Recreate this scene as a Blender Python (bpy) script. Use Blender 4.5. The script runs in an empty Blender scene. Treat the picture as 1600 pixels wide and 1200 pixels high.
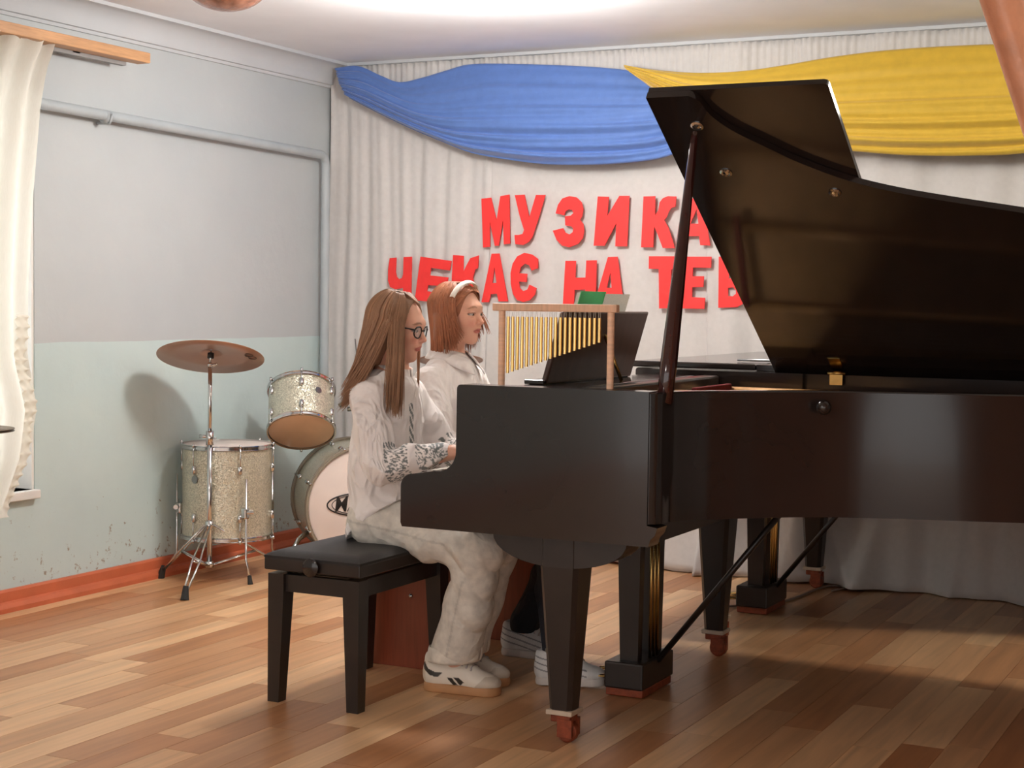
import bpy, bmesh, math, random
import numpy as np
from math import sin, cos, pi, radians
from mathutils import Vector, Matrix

random.seed(7)
rng = np.random.default_rng(11)
SC = bpy.context.scene
COL = SC.collection

# ------------------------------------------------------------------ camera
FPX, YAW, PITCH, ROLL, CAMH = 2520.3, radians(26.567), radians(-2.932), radians(0.7606), 1.2336
def cam_basis():
    F = Vector((-sin(YAW)*cos(PITCH), cos(YAW)*cos(PITCH), sin(PITCH)))
    R = Vector((cos(YAW), sin(YAW), 0)); U = R.cross(F)
    return R*cos(ROLL)+U*sin(ROLL), -R*sin(ROLL)+U*cos(ROLL), F
CR, CU, CF = cam_basis()
cam = bpy.data.objects.new('camera', bpy.data.cameras.new('camera'))
COL.objects.link(cam)
cam.data.sensor_width = 36; cam.data.lens = FPX/1600*36; cam.data.clip_start = 0.05
M = Matrix((CR, CU, -CF)).transposed().to_4x4(); M.translation = (0, 0, CAMH)
cam.matrix_world = M
SC.camera = cam
def hit(px, py, axis, val):
    """pixel -> point on the plane axis=val"""
    d = CF + CR*((px-800)/FPX) - CU*((py-600)/FPX)
    o = Vector((0, 0, CAMH)); t = (val-o[axis])/d[axis]
    return o+d*t

# ------------------------------------------------------------------ world, exposure
W = bpy.data.worlds.new('hall_ambient'); SC.world = W; W.use_nodes = True
W.node_tree.nodes['Background'].inputs[0].default_value = (1.0, 0.965, 0.94, 1)
W.node_tree.nodes['Background'].inputs[1].default_value = 1.15
SC.view_settings.view_transform = 'Standard'; SC.view_settings.look = 'None'
SC.view_settings.gamma = 1; SC.view_settings.use_curve_mapping = False
SC.view_settings.exposure = 0.62

# ------------------------------------------------------------------ helpers
def lin(c):
    return tuple((x/12.92 if x <= .04045 else ((x+.055)/1.055)**2.4) for x in [v/255 for v in c])
MATS = {}
def mat(name, rgb, rough=.5, metal=0., var=.06, scale=12., bump=0., bscale=None, coat=0., spec=None,
        stretch=None, trans=0., sheen=0., alpha=None, emit=None, vcol=None, sss=0.):
    if name in MATS: return MATS[name]
    m = bpy.data.materials.new(name); m.use_nodes = True
    nt = m.node_tree; N = nt.nodes; L = nt.links; b = N['Principled BSDF']
    c = lin(rgb)
    b.inputs['Roughness'].default_value = rough; b.inputs['Metallic'].default_value = metal
    if coat: b.inputs['Coat Weight'].default_value = coat; b.inputs['Coat Roughness'].default_value = .04
    if spec is not None: b.inputs['Specular IOR Level'].default_value = spec
    if trans: b.inputs['Transmission Weight'].default_value = trans
    if sheen: b.inputs['Sheen Weight'].default_value = sheen
    if alpha is not None: b.inputs['Alpha'].default_value = alpha
    if sss:
        b.inputs['Subsurface Weight'].default_value = sss; b.inputs['Subsurface Radius'].default_value = (.012, .005, .003)
        b.inputs['Subsurface Scale'].default_value = 1.
    if emit:
        b.inputs['Emission Color'].default_value = (*lin(emit[0]), 1); b.inputs['Emission Strength'].default_value = emit[1]
    tc = N.new('ShaderNodeTexCoord'); mp = N.new('ShaderNodeMapping'); L.new(tc.outputs['Object'], mp.inputs[0])
    if stretch: mp.inputs['Scale'].default_value = stretch
    nz = N.new('ShaderNodeTexNoise'); nz.inputs['Scale'].default_value = scale; nz.inputs['Detail'].default_value = 4
    L.new(mp.outputs[0], nz.inputs['Vector'])
    rp = N.new('ShaderNodeValToRGB'); rp.color_ramp.elements[0].position = .3; rp.color_ramp.elements[1].position = .7
    rp.color_ramp.elements[0].color = (*[x*(1-var) for x in c], 1); rp.color_ramp.elements[1].color = (*[min(1, x*(1+var)) for x in c], 1)
    L.new(nz.outputs['Fac'], rp.inputs[0])
    if vcol:
        at = N.new('ShaderNodeAttribute'); at.attribute_name = vcol
        mx = N.new('ShaderNodeMix'); mx.data_type = 'RGBA'; mx.blend_type = 'MULTIPLY'; mx.inputs[0].default_value = 1
        L.new(rp.outputs[0], mx.inputs[6]); L.new(at.outputs['Color'], mx.inputs[7]); L.new(mx.outputs[2], b.inputs['Base Color'])
    else:
        L.new(rp.outputs[0], b.inputs['Base Color'])
    if bump:
        n2 = N.new('ShaderNodeTexNoise'); n2.inputs['Scale'].default_value = bscale or scale*4; n2.inputs['Detail'].default_value = 5
        L.new(mp.outputs[0], n2.inputs['Vector'])
        bp = N.new('ShaderNodeBump'); bp.inputs['Strength'].default_value = bump; bp.inputs['Distance'].default_value = .01
        L.new(n2.outputs['Fac'], bp.inputs['Height']); L.new(bp.outputs[0], b.inputs['Normal'])
    MATS[name] = m
    return m

class G:
    """collects verts/faces in world coordinates"""
    def __init__(s): s.v = []; s.f = []
    def add(s, vs, fs):
        o = len(s.v); s.v += [tuple(p) for p in vs]; s.f += [tuple(i+o for i in f) for f in fs]; return s
    def box(s, a, b, bev=0):
        x0, y0, z0 = a; x1, y1, z1 = b
        if bev <= 0:
            vs = [(x, y, z) for z in (z0, z1) for y in (y0, y1) for x in (x0, x1)]
            return s.add(vs, [(0,2,3,1),(4,5,7,6),(0,1,5,4),(2,6,7,3),(0,4,6,2),(1,3,7,5)])
        bm = bmesh.new(); bmesh.ops.create_cube(bm, size=1)
        for v in bm.verts: v.co = Vector(((x0+x1)/2+v.co.x*(x1-x0), (y0+y1)/2+v.co.y*(y1-y0), (z0+z1)/2+v.co.z*(z1-z0)))
        bmesh.ops.bevel(bm, geom=bm.edges[:], offset=bev, segments=2, profile=.5, affect='EDGES')
        bm.verts.index_update(); s.add([v.co for v in bm.verts], [[v.index for v in f.verts] for f in bm.faces]); bm.free(); return s
    def tube(s, pts, r, n=10, cap=True, flat=None):
        pts = [Vector(p) for p in pts]; m = len(pts)
        rs = r if isinstance(r, (list, tuple)) else [r]*m
        vs = []; up = None
        for i, p in enumerate(pts):
            t = (pts[min(i+1, m-1)]-pts[max(i-1, 0)]).normalized()
            if up is None:
                up = Vector((0, 0, 1)) if abs(t.z) < .9 else Vector((1, 0, 0))
            a = t.cross(up).normalized(); b2 = a.cross(t).normalized(); up = b2
            for k in range(n):
                q = 2*pi*k/n
                vs.append(p+a*(cos(q)*rs[i])+b2*(sin(q)*rs[i]*(flat or 1)))
        fs = [(i*n+k, i*n+(k+1) % n, (i+1)*n+(k+1) % n, (i+1)*n+k) for i in range(m-1) for k in range(n)]
        if cap: fs += [tuple(reversed(range(n))), tuple((m-1)*n+k for k in range(n))]
        return s.add(vs, fs)
    def lathe(s, c, axis, prof, n=32):
        """prof: list of (radius, height) along axis from c"""
        c = Vector(c); ax = Vector(axis).normalized(); u = ax.orthogonal().normalized(); w = ax.cross(u)
        vs = []; fs = []; m = len(prof)
        for r, h in prof:
            for k in range(n):
                q = 2*pi*k/n; vs.append(c+ax*h+(u*cos(q)+w*sin(q))*max(r, 1e-5))
        for i in range(m-1):
            for k in range(n): fs.append((i*n+k, i*n+(k+1) % n, (i+1)*n+(k+1) % n, (i+1)*n+k))
        return s.add(vs, fs)
    def prism(s, poly, d0, d1, plane):
        """extrude a 2d polygon; plane 'xy','xz','yz'; d0..d1 along the remaining axis"""
        n = len(poly)
        def P(a, b, d): return {'xy': (a, b, d), 'xz': (a, d, b), 'yz': (d, a, b)}[plane]
        vs = [P(a, b, d0) for a, b in poly]+[P(a, b, d1) for a, b in poly]
        fs = [tuple(range(n)), tuple(reversed(range(n, 2*n)))]+[(i, i+n, (i+1) % n+n, (i+1) % n) for i in range(n)]
        return s.add(vs, fs)
    def sphere(s, c, r, n=16, sc=(1, 1, 1)):
        vs = []; fs = []; m = n//2
        for i in range(m+1):
            for k in range(n):
                a = pi*i/m; q = 2*pi*k/n
                vs.append((c[0]+r*sc[0]*max(sin(a),1e-4)*cos(q), c[1]+r*sc[1]*max(sin(a),1e-4)*sin(q), c[2]+r*sc[2]*cos(a)))
        for i in range(m):
            for k in range(n): fs.append((i*n+k, (i+1)*n+k, (i+1)*n+(k+1) % n, i*n+(k+1) % n))
        return s.add(vs, fs)
    def sheet(s, fn, nu, nv):
        vs = [fn(i/nu, j/nv) for j in range(nv+1) for i in range(nu+1)]
        fs = [(j*(nu+1)+i, j*(nu+1)+i+1, (j+1)*(nu+1)+i+1, (j+1)*(nu+1)+i) for j in range(nv) for i in range(nu)]
        return s.add(vs, fs)

def origin_of(parent):
    o = Vector((0, 0, 0))
    while parent is not None:
        o += parent.location; parent = parent.parent
    return o
def build(name, g, m, parent=None, smooth=False, loc=None, fix=True):
    """link the collected geometry as one mesh object; geometry is in world coordinates"""
    me = bpy.data.meshes.new(name)
    off = origin_of(parent) if parent is not None else Vector(loc or (0, 0, 0))
    me.from_pydata([(p[0]-off.x, p[1]-off.y, p[2]-off.z) for p in g.v], [], g.f)
    if fix:
        bm = bmesh.new(); bm.from_mesh(me); bmesh.ops.recalc_face_normals(bm, faces=bm.faces[:]); bm.to_mesh(me); bm.free()
    if smooth:
        me.polygons.foreach_set('use_smooth', [True]*len(me.polygons))
        if smooth == 'auto':
            me.set_sharp_from_angle(angle=radians(35))
    me.materials.append(m)
    o = bpy.data.objects.new(name, me); COL.objects.link(o)
    if parent is not None: o.parent = parent
    elif loc: o.location = loc
    return o
def thing(name, label, cat, loc=(0, 0, 0), group=None):
    o = bpy.data.objects.new(name, None); COL.objects.link(o); o.location = loc; o.empty_display_size = .1
    return tag(o, label, cat, group)
def tag(o, label, cat, group=None):
    o['label'] = label; o['category'] = cat
    if group: o['group'] = group
    return o
def struct(o, label=None, cat=None):
    o['kind'] = 'structure'
    if label: o['label'] = label
    if cat: o['category'] = cat
    return o
def solidify(o, t, offset=0):
    md = o.modifiers.new('thickness', 'SOLIDIFY'); md.thickness = t; md.offset = offset
def catmull(pts, n):
    pts = [np.array(p, float) for p in pts]; P = [2*pts[0]-pts[1]]+pts+[2*pts[-1]-pts[-2]]; out = []
    for i in range(1, len(P)-2):
        for k in range(n):
            t = k/n; a, b, c, d = P[i-1], P[i], P[i+1], P[i+2]
            out.append(.5*((2*b)+(-a+c)*t+(2*a-5*b+4*c-d)*t*t+(-a+3*b-3*c+d)*t**3))
    out.append(P[-2]); return [tuple(p) for p in out]

# ------------------------------------------------------------------ materials
BLACK = mat('black_lacquer', (40, 33, 31), .12, var=.12, scale=3, coat=.12, bump=.012, bscale=2.5)
BLACKLEG = mat('worn_black_paint', (38, 31, 28), .33, var=.25, scale=9, bump=.03)
CHROME = mat('chrome', (205, 205, 205), .12, 1., var=.04)
STEEL = mat('dull_steel', (150, 150, 148), .3, 1., var=.08)
BRASS = mat('brass', (205, 170, 105), .25, 1., var=.1, scale=30)
GOLD = mat('gold_tube', (240, 202, 132), .28, 1., var=.05)
RUBBER = mat('black_rubber', (32, 31, 31), .7, var=.15, scale=40)
REDWOOD = mat('mahogany_lacquer', (56, 22, 20), .12, var=.25, scale=10, stretch=(6, 6, .7), coat=.5)
CASTER = mat('rust_red_caster', (140, 66, 38), .5, .2, var=.3, scale=45, bump=.1)
TAPE = mat('masking_tape', (196, 178, 158), .7, var=.1, scale=30)
PALEWOOD = mat('pale_beech', (236, 192, 160), .45, var=.12, scale=14, stretch=(1, 1, 8), bump=.02)
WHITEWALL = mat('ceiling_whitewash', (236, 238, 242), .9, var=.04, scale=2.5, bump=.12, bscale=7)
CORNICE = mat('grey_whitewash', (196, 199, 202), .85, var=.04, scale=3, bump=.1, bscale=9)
SHEET = mat('white_sheeting', (206, 202, 199), .85, var=.03, scale=40, bump=.06, bscale=220, sheen=.2)
RED = mat('red_card', (240, 52, 50), .6, var=.05, scale=20)

# ------------------------------------------------------------------ the room
XL, YB, ZC, ZP = -4.556, 7.086, 2.425, 1.043
XR, YF = 3.6, -3.0
def wall_material(two_tone):
    m = bpy.data.materials.new('painted_plaster'+('_two_tone' if two_tone else '')); m.use_nodes = True
    nt = m.node_tree; N = nt.nodes; L = nt.links; b = N['Principled BSDF']; b.inputs['Roughness'].default_value = .62
    tc = N.new('ShaderNodeTexCoord'); sp = N.new('ShaderNodeSeparateXYZ'); L.new(tc.outputs['Object'], sp.inputs[0])
    wob = N.new('ShaderNodeTexNoise'); wob.inputs['Scale'].default_value = 3; L.new(tc.outputs['Object'], wob.inputs['Vector'])
    ma = N.new('ShaderNodeMath'); ma.operation = 'MULTIPLY_ADD'; ma.inputs[1].default_value = .012
    L.new(wob.outputs['Fac'], ma.inputs[0]); L.new(sp.outputs['Z'], ma.inputs[2])
    gt = N.new('ShaderNodeMath'); gt.operation = 'GREATER_THAN'; gt.inputs[1].default_value = ZP+.006; L.new(ma.outputs[0], gt.inputs[0])
    def noisy(c0, c1, sc):
        n = N.new('ShaderNodeTexNoise'); n.inputs['Scale'].default_value = sc; n.inputs['Detail'].default_value = 6
        L.new(tc.outputs['Object'], n.inputs['Vector']); r = N.new('ShaderNodeValToRGB')
        r.color_ramp.elements[0].position = .35; r.color_ramp.elements[1].position = .68
        r.color_ramp.elements[0].color = (*lin(c0), 1); r.color_ramp.elements[1].color = (*lin(c1), 1)
        L.new(n.outputs['Fac'], r.inputs[0]); return r
    up = noisy((186, 192, 194), (194, 199, 200), 1.6)
    lo = noisy((192, 210, 210), (200, 217, 215), 2.2)
    # flaked paint low on the wall, a band of irregular chips that thins out upwards
    ch = N.new('ShaderNodeTexNoise'); ch.inputs['Scale'].default_value = 26; ch.inputs['Detail'].default_value = 8; ch.inputs['Roughness'].default_value = .72
    L.new(tc.outputs['Object'], ch.inputs['Vector'])
    mr = N.new('ShaderNodeMapRange'); mr.inputs['From Min'].default_value = .05; mr.inputs['From Max'].default_value = .55
    mr.inputs['To Min'].default_value = .0; mr.inputs['To Max'].default_value = .16; L.new(sp.outputs['Z'], mr.inputs['Value'])
    sb = N.new('ShaderNodeMath'); sb.operation = 'SUBTRACT'; L.new(ch.outputs['Fac'], sb.inputs[0]); L.new(mr.outputs[0], sb.inputs[1])
    cr = N.new('ShaderNodeValToRGB'); cr.color_ramp.elements[0].position = .555; cr.color_ramp.elements[1].position = .60
    L.new(sb.outputs[0], cr.inputs[0])
    mx0 = N.new('ShaderNodeMix'); mx0.data_type = 'RGBA'; L.new(cr.outputs[0], mx0.inputs[0]); L.new(lo.outputs[0], mx0.inputs[6]); mx0.inputs[7].default_value = (*lin((150, 142, 128)), 1)
    mx = N.new('ShaderNodeMix'); mx.data_type = 'RGBA'
    if two_tone: L.new(gt.outputs[0], mx.inputs[0])
    else: mx.inputs[0].default_value = 1
    L.new(mx0.outputs[2], mx.inputs[6]); L.new(up.outputs[0], mx.inputs[7]); L.new(mx.outputs[2], b.inputs['Base Color'])
    n2 = N.new('ShaderNodeTexNoise'); n2.inputs['Scale'].default_value = 9; n2.inputs['Detail'].default_value = 8; L.new(tc.outputs['Object'], n2.inputs['Vector'])
    bp = N.new('ShaderNodeBump'); bp.inputs['Strength'].default_value = .25; bp.inputs['Distance'].default_value = .02
    L.new(n2.outputs['Fac'], bp.inputs['Height']); L.new(bp.outputs[0], b.inputs['Normal'])
    return m
WALLM = wall_material(True); WALLB = wall_material(False)

# window opening in the left wall
WY0, WY1, WZ0, WZ1 = 3.35, 4.872, .462, 2.0
g = G()
g.box((XL-.35, WY1, -.02), (XL, YB+.2, ZC+.15)); g.box((XL-.35, YF, -.02), (XL, WY0, ZC+.15))
g.box((XL-.35, WY0, -.02), (XL, WY1, WZ0)); g.box((XL-.35, WY0, WZ1), (XL, WY1, ZC+.15))
wl = struct(build('wall_left', g, WALLM, fix=False), 'pale wall painted teal below and white above', 'wall')
jm = mat('window_reveal_white', (236, 233, 228), .6, var=.03, scale=6, bump=.08)
g = G(); g.box((XL-.35, WY1-.012, WZ0), (XL-.004, WY1, WZ1)); build('reveal', g, jm, wl)
g = G(); g.box((XL, YB, -.02), (XR, YB+.2, ZC+.15))
g2 = G(); g2.box((XL, YB, -.02), (XR+.2, YB+.2, ZC+.15))
struct(build('wall_back', g2, WALLB), 'plain wall behind the white stage backdrop', 'wall')
g = G(); g.box((XR, YF, -.02), (XR+.2, YB, ZC+.15)); struct(build('wall_right', g, WALLB), 'plain side wall beyond the piano tail', 'wall')
g = G(); g.box((XL-.35, YF, ZC), (XR+.2, YB+.2, ZC+.15)); struct(build('ceiling', g, WHITEWALL), 'uneven whitewashed ceiling over the stage', 'ceiling')

# window
wm = mat('window_white_paint', (225, 223, 218), .45, var=.03)
win = thing('window_1', 'tall white framed window behind the cream curtain', 'window', (XL-.25, (WY0+WY1)/2, WZ0)); win['kind'] = 'structure'
g = G()
for y0, y1, z0, z1 in ((WY0, WY0+.07, WZ0, WZ1), (WY1-.08, WY1-.012, WZ0, WZ1), (WY0, WY1, WZ0, WZ0+.07), (WY0, WY1, WZ1-.07, WZ1), ((WY0+WY1)/2-.04, (WY0+WY1)/2+.04, WZ0, WZ1)):
    g.box((XL-.3, y0, z0), (XL-.24, y1, z1))
build('window_frame', g, wm, win)
gl = mat('window_glass', (235, 240, 240), .02, trans=1., var=.01)
for y0, y1 in ((WY0+.07, (WY0+WY1)/2-.04), ((WY0+WY1)/2+.04, WY1-.08)):
    g = G(); g.box((XL-.275, y0, WZ0+.07), (XL-.269, y1, WZ1-.07)); build('pane', g, gl, win)
g = G(); g.box((XL-.24, WY0-.04, WZ0-.035), (XL+.03, WY1+.004, WZ0), .004); build('window_sill', g, wm, win)

# baseboard and cornices
bbm = mat('brick_red_paint', (196, 104, 70), .4, var=.12, scale=8, bump=.08, bscale=30)
def run_profile(prof, y0, y1, side):
    gg = G()
    if side == 'left': gg.prism([(XL+a, b) for a, b in prof], y0, y1, 'xz')
    else: gg.prism([(YB-a, b) for a, b in prof], y0, y1, 'yz')
    return gg
prof = [(0, 0), (.045, 0), (.045, .018), (.036, .034), (.022, .04), (.02, .076), (.012, .084), (0, .084)]
struct(build('baseboard_left', run_profile(prof, YF, YB, 'left'), bbm), 'brick red painted baseboard along the teal wall', 'baseboard')
struct(build('baseboard_back', run_profile(prof, XL, XR, 'back'), bbm), 'brick red baseboard hidden behind the backdrop', 'baseboard')
cp = [(0, 2.305), (.012, 2.305), (.014, 2.318), (.026, 2.32), (.028, 2.334)]+[(.105-.077*cos(a), 2.334+.075*sin(a)) for a in [pi/2*i/8 for i in range(1, 9)]]+[(.118, 2.41), (.118, 2.43), (0, 2.43)]
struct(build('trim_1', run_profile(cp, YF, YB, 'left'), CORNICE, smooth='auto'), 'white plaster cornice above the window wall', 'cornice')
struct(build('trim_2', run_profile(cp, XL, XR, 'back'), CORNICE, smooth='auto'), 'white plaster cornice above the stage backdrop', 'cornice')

# ---- floor of printed planks
def plank_material():
    m = bpy.data.materials.new('oak_plank'); m.use_nodes = True
    nt = m.node_tree; N = nt.nodes; L = nt.links; b = N['Principled BSDF']
    b.inputs['Roughness'].default_value = .34; b.inputs['Specular IOR Level'].default_value = .45
    at = N.new('ShaderNodeAttribute'); at.attribute_name = 'tone'
    oi = N.new('ShaderNodeObjectInfo')
    ad = N.new('ShaderNodeMath'); ad.operation = 'ADD'; L.new(at.outputs['Fac'], ad.inputs[0]); L.new(oi.outputs['Random'], ad.inputs[1])
    fr = N.new('ShaderNodeMath'); fr.operation = 'FRACT'; L.new(ad.outputs[0], fr.inputs[0])
    geo = N.new('ShaderNodeNewGeometry'); mp = N.new('ShaderNodeMapping'); mp.inputs['Scale'].default_value = (26, 1.6, 1)
    L.new(geo.outputs['Position'], mp.inputs[0])
    cx = N.new('ShaderNodeCombineXYZ'); ml = N.new('ShaderNodeMath'); ml.operation = 'MULTIPLY'; ml.inputs[1].default_value = 37
    L.new(fr.outputs[0], ml.inputs[0]); L.new(ml.outputs[0], cx.inputs[2]); L.new(ml.outputs[0], cx.inputs[1])
    va = N.new('ShaderNodeVectorMath'); va.operation = 'ADD'; L.new(mp.outputs[0], va.inputs[0]); L.new(cx.outputs[0], va.inputs[1])
    nz = N.new('ShaderNodeTexNoise'); nz.inputs['Scale'].default_value = 1; nz.inputs['Detail'].default_value = 5; nz.inputs['Distortion'].default_value = .7
    L.new(va.outputs[0], nz.inputs['Vector'])
    r1 = N.new('ShaderNodeValToRGB'); r1.color_ramp.elements[0].color = (*lin((180, 124, 82)), 1); r1.color_ramp.elements[1].color = (*lin((234, 194, 150)), 1)
    r1.color_ramp.elements[0].position = .0; r1.color_ramp.elements[1].position = 1.
    L.new(fr.outputs[0], r1.inputs[0])
    r2 = N.new('ShaderNodeValToRGB'); r2.color_ramp.elements[0].position = .3; r2.color_ramp.elements[1].position = .72
    r2.color_ramp.elements[0].color = (.80, .77, .74, 1); r2.color_ramp.elements[1].color = (1.12, 1.1, 1.06, 1); L.new(nz.outputs['Fac'], r2.inputs[0])
    mx = N.new('ShaderNodeMix'); mx.data_type = 'RGBA'; mx.blend_type = 'MULTIPLY'; mx.inputs[0].default_value = 1
    L.new(r1.outputs[0], mx.inputs[6]); L.new(r2.outputs[0], mx.inputs[7]); L.new(mx.outputs[2], b.inputs['Base Color'])
    bp = N.new('ShaderNodeBump'); bp.inputs['Strength'].default_value = .04; bp.inputs['Distance'].default_value = .004
    L.new(nz.outputs['Fac'], bp.inputs['Height']); L.new(bp.outputs[0], b.inputs['Normal'])
    return m
PLANK = plank_material()
g = G(); g.box((XL-.02, YF, -.1), (XR, YB, -.006))
floor = struct(build('floor', g, mat('dark_subfloor', (84, 52, 34), .8, var=.1)), 'oak plank floor of the small stage', 'floor')
PW, GAP = .118, .0007
LENS = (.62, .78, .94)
plank_mesh = []
for Lp in LENS:
    gg = G(); gg.box((GAP, GAP, -.006), (PW-GAP, Lp-GAP, 0), 0)
    me = bpy.data.meshes.new('plank'); me.from_pydata(gg.v, [], gg.f); me.materials.append(PLANK)
    plank_mesh.append(me)
far = G(); far_tone = []
count = 0; ix = 0; x = XL
while x < XR:
    y = YF+random.uniform(0, .8)-.8
    while y < YB:
        li = random.randrange(3); Lp = LENS[li]
        near = (x < -.55 and y > 2.55 and x+PW*.5 < -.1) and count < 300
        vis = near
        if vis:
            # only where the frame can see it
            d = Vector((x+PW/2, y+Lp/2, -CAMH)); zc = d.dot(CF); px = 800+FPX*d.dot(CR)/zc; py = 600-FPX*d.dot(CU)/zc
            vis = -160 < px < 1760 and py < 1330
        if vis:
            o = bpy.data.objects.new('plank', plank_mesh[li]); COL.objects.link(o); o.parent = floor; o.location = (x, y, 0); count += 1
        else:
            far.box((x+GAP, y+GAP, -.006), (x+PW-GAP, min(y+Lp, YB)-GAP, 0)); far_tone.append(random.random())
        y += Lp
    x += PW
fo = build('outer_planks', far, PLANK, floor, fix=False); fo['kind'] = 'stuff'
at = fo.data.attributes.new('tone', 'FLOAT', 'FACE'); at.data.foreach_set('value', np.repeat(np.array(far_tone, np.float32), 6))

# ------------------------------------------------------------------ lamps
opal = mat('lit_opal_glass', (255, 250, 240), .3, var=.01, emit=((255, 244, 228), 9.))
def ceiling_lamp(x, y, label, power, col, r=.15, lit=True, name='ceiling_lamp', dp=.075, drop=.018):
    t = thing(name, label, 'lamp', (x, y, ZC))
    g = G(); g.lathe((x, y, ZC), (0, 0, -1), [(0, 0), (r*.62, 0), (r*.62, drop+.004), (0, drop+.004)], 32); build('mount', g, wm, t, smooth='auto')
    g = G(); g.lathe((x, y, ZC-drop), (0, 0, -1), [(r*.6, 0)]+[(r*cos(a), .02+dp*(sin(a))) for a in [pi/2*i/10 for i in range(11)]], 40)
    build('shade', g, opal if lit else mat('amber_ribbed_glass', (196, 140, 116), .15, .2, var=.35, scale=26, bump=.4, bscale=30, trans=.35), t, smooth=True)
    if lit:
        l = bpy.data.lights.new('lamp_bulb', 'POINT'); l.energy = power; l.color = col; l.shadow_soft_size = .13
        lo = bpy.data.objects.new('lamp_bulb', l); COL.objects.link(lo); lo.parent = t; lo.location = (0, 0, -.25)
    return t
ceiling_lamp(-2.86, 5.36, 'lit white ceiling lamp glaring above the two pianists', 44, (1, .965, .93))
ceiling_lamp(-.42, 5.55, 'lit ceiling lamp above the yellow drape', 20, (1, .93, .80))
ceiling_lamp(-2.3, .4, 'added fill lamp, out of view, over the hall in front of the stage', 24, (1, .95, .91))  # added lamp out of view, fills the sides that face the camera
ceiling_lamp(-3.60, 4.83, 'unlit amber glass ceiling lamp near the window wall', 0, (1, 1, 1), .155, lit=False, dp=.10, drop=.03)
# daylight through the window
dl = bpy.data.lights.new('window_daylight', 'AREA'); dl.shape = 'RECTANGLE'; dl.size = 1.4; dl.size_y = 1.5; dl.energy = 20; dl.color = (.97, .98, 1)
do = bpy.data.objects.new('window_daylight', dl); COL.objects.link(do); do.location = (XL-.6, (WY0+WY1)/2, (WZ0+WZ1)/2); do.rotation_euler = (0, radians(-90), 0)

# ------------------------------------------------------------------ left wall fittings
pipem = mat('painted_pipe', (176, 184, 188), .45, var=.05, scale=8, bump=.05)
pz0, pz1 = 1.982, 1.955
t = thing('heating_pipe', 'grey painted heating pipe running along the wall below the cornice', 'pipe', (XL+.05, 6.0, 0))
g = G(); px_ = XL+.05
path = [(px_, WY1-.2, pz0+.03), (px_, WY1, pz0)] + [(px_, 6.83+.05*sin(a), pz1-.05+.05*cos(a)) for a in [pi/2*i/6 for i in range(7)]] + [(px_, 6.88, 1.0), (px_, 6.88, .0)]
g.tube(path, .022, 14); build('pipe', g, pipem, t, smooth=True)
g = G(); g.tube([(px_, 5.22, pz0-.012), (px_, 5.25, pz0-.012)], .027, 14); g.tube([(XL+.002, 5.235, pz0-.035), (px_+.02, 5.235, pz0-.04), (px_+.035, 5.235, pz0+.0)], .005, 8); build('bracket', g, pipem, t, smooth=True)

rodm = mat('varnished_pine', (200, 152, 108), .45, var=.16, scale=10, stretch=(10, .8, 10), bump=.05)
t = thing('curtain_rail', 'pale pine curtain rail board on the window wall', 'curtain rail', (XL+.1, 4.5, 2.2))
g = G(); g.box((XL+.085, 3.1, 2.205), (XL+.155, 5.39, 2.248), .003); build('board', g, rodm, t)
g = G(); g.box((XL+.06, 3.1, 2.19), (XL+.085, 5.32, 2.225)); build('batten', g, mat('grey_batten', (150, 150, 150), .6), t)
for y in (3.6, 5.0):
    g = G(); g.box((XL, y, 2.2), (XL+.085, y+.04, 2.23)); build('bracket', g, STEEL, t)

# cream window curtain with a ruffled edge
cm = bpy.data.materials.new('cream_voile'); cm.use_nodes = True
nt = cm.node_tree; N = nt.nodes; L = nt.links; N.remove(N['Principled BSDF'])
d1 = N.new('ShaderNodeBsdfDiffuse'); d2 = N.new('ShaderNodeBsdfTranslucent'); ms = N.new('ShaderNodeMixShader'); ms.inputs[0].default_value = .45
nz = N.new('ShaderNodeTexNoise'); nz.inputs['Scale'].default_value = 60; rp = N.new('ShaderNodeValToRGB')
rp.color_ramp.elements[0].color = (*lin((236, 231, 219)), 1); rp.color_ramp.elements[1].color = (*lin((246, 242, 233)), 1)
L.new(nz.outputs['Fac'], rp.inputs[0]); L.new(rp.outputs[0], d1.inputs[0]); L.new(rp.outputs[0], d2.inputs[0])
L.new(d1.outputs[0], ms.inputs[1]); L.new(d2.outputs[0], ms.inputs[2]); L.new(ms.outputs[0], N['Material Output'].inputs[0])
t = thing('window_curtain', 'cream gathered window curtain with a ruffled edge', 'curtain', (XL+.12, 4.2, .45))
def voile(u, v):
    z = 2.202-v*(2.202-.44)
    # right edge drawn from the px outline: wide at the heading, pinched near mid height
    yr = np.interp(z, [.44, .62, .8, 1.0, 1.25, 1.6, 1.95, 2.1, 2.235], [4.56, 4.66, 4.70, 4.65, 4.66, 4.70, 4.75, 4.79, 4.86])
    y = 3.1+(yr-3.1)*u
    w = .018*sin(u*95+1.2*sin(v*4))+.012*sin(u*47+2)
    if z > 2.15: w *= 1.3
    return (XL+.155+w+.02*sin(v*3+u*5), y, z+.006*sin(u*140)*(v < .02))
g = G(); g.sheet(voile, 240, 40); o = build('cloth', g, cm, t, smooth=True, fix=False)
def ruffle(u, v):
    z = 1.16-u*(1.16-.40)
    yr = np.interp(z, [.44, .62, .8, 1.0, 1.25], [4.56, 4.66, 4.70, 4.65, 4.66])-.005
    w = abs(v-.5)*2
    return (XL+.172+.008*sin(u*120+.8*sin(u*23))*w+.006*sin(u*19), yr-.03+(v-.5)*(.06+.006*sin(u*31)), z-.003*w*cos(u*120))
g = G(); g.sheet(ruffle, 420, 8); build('ruffle', g, cm, t, smooth=True, fix=False)

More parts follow.
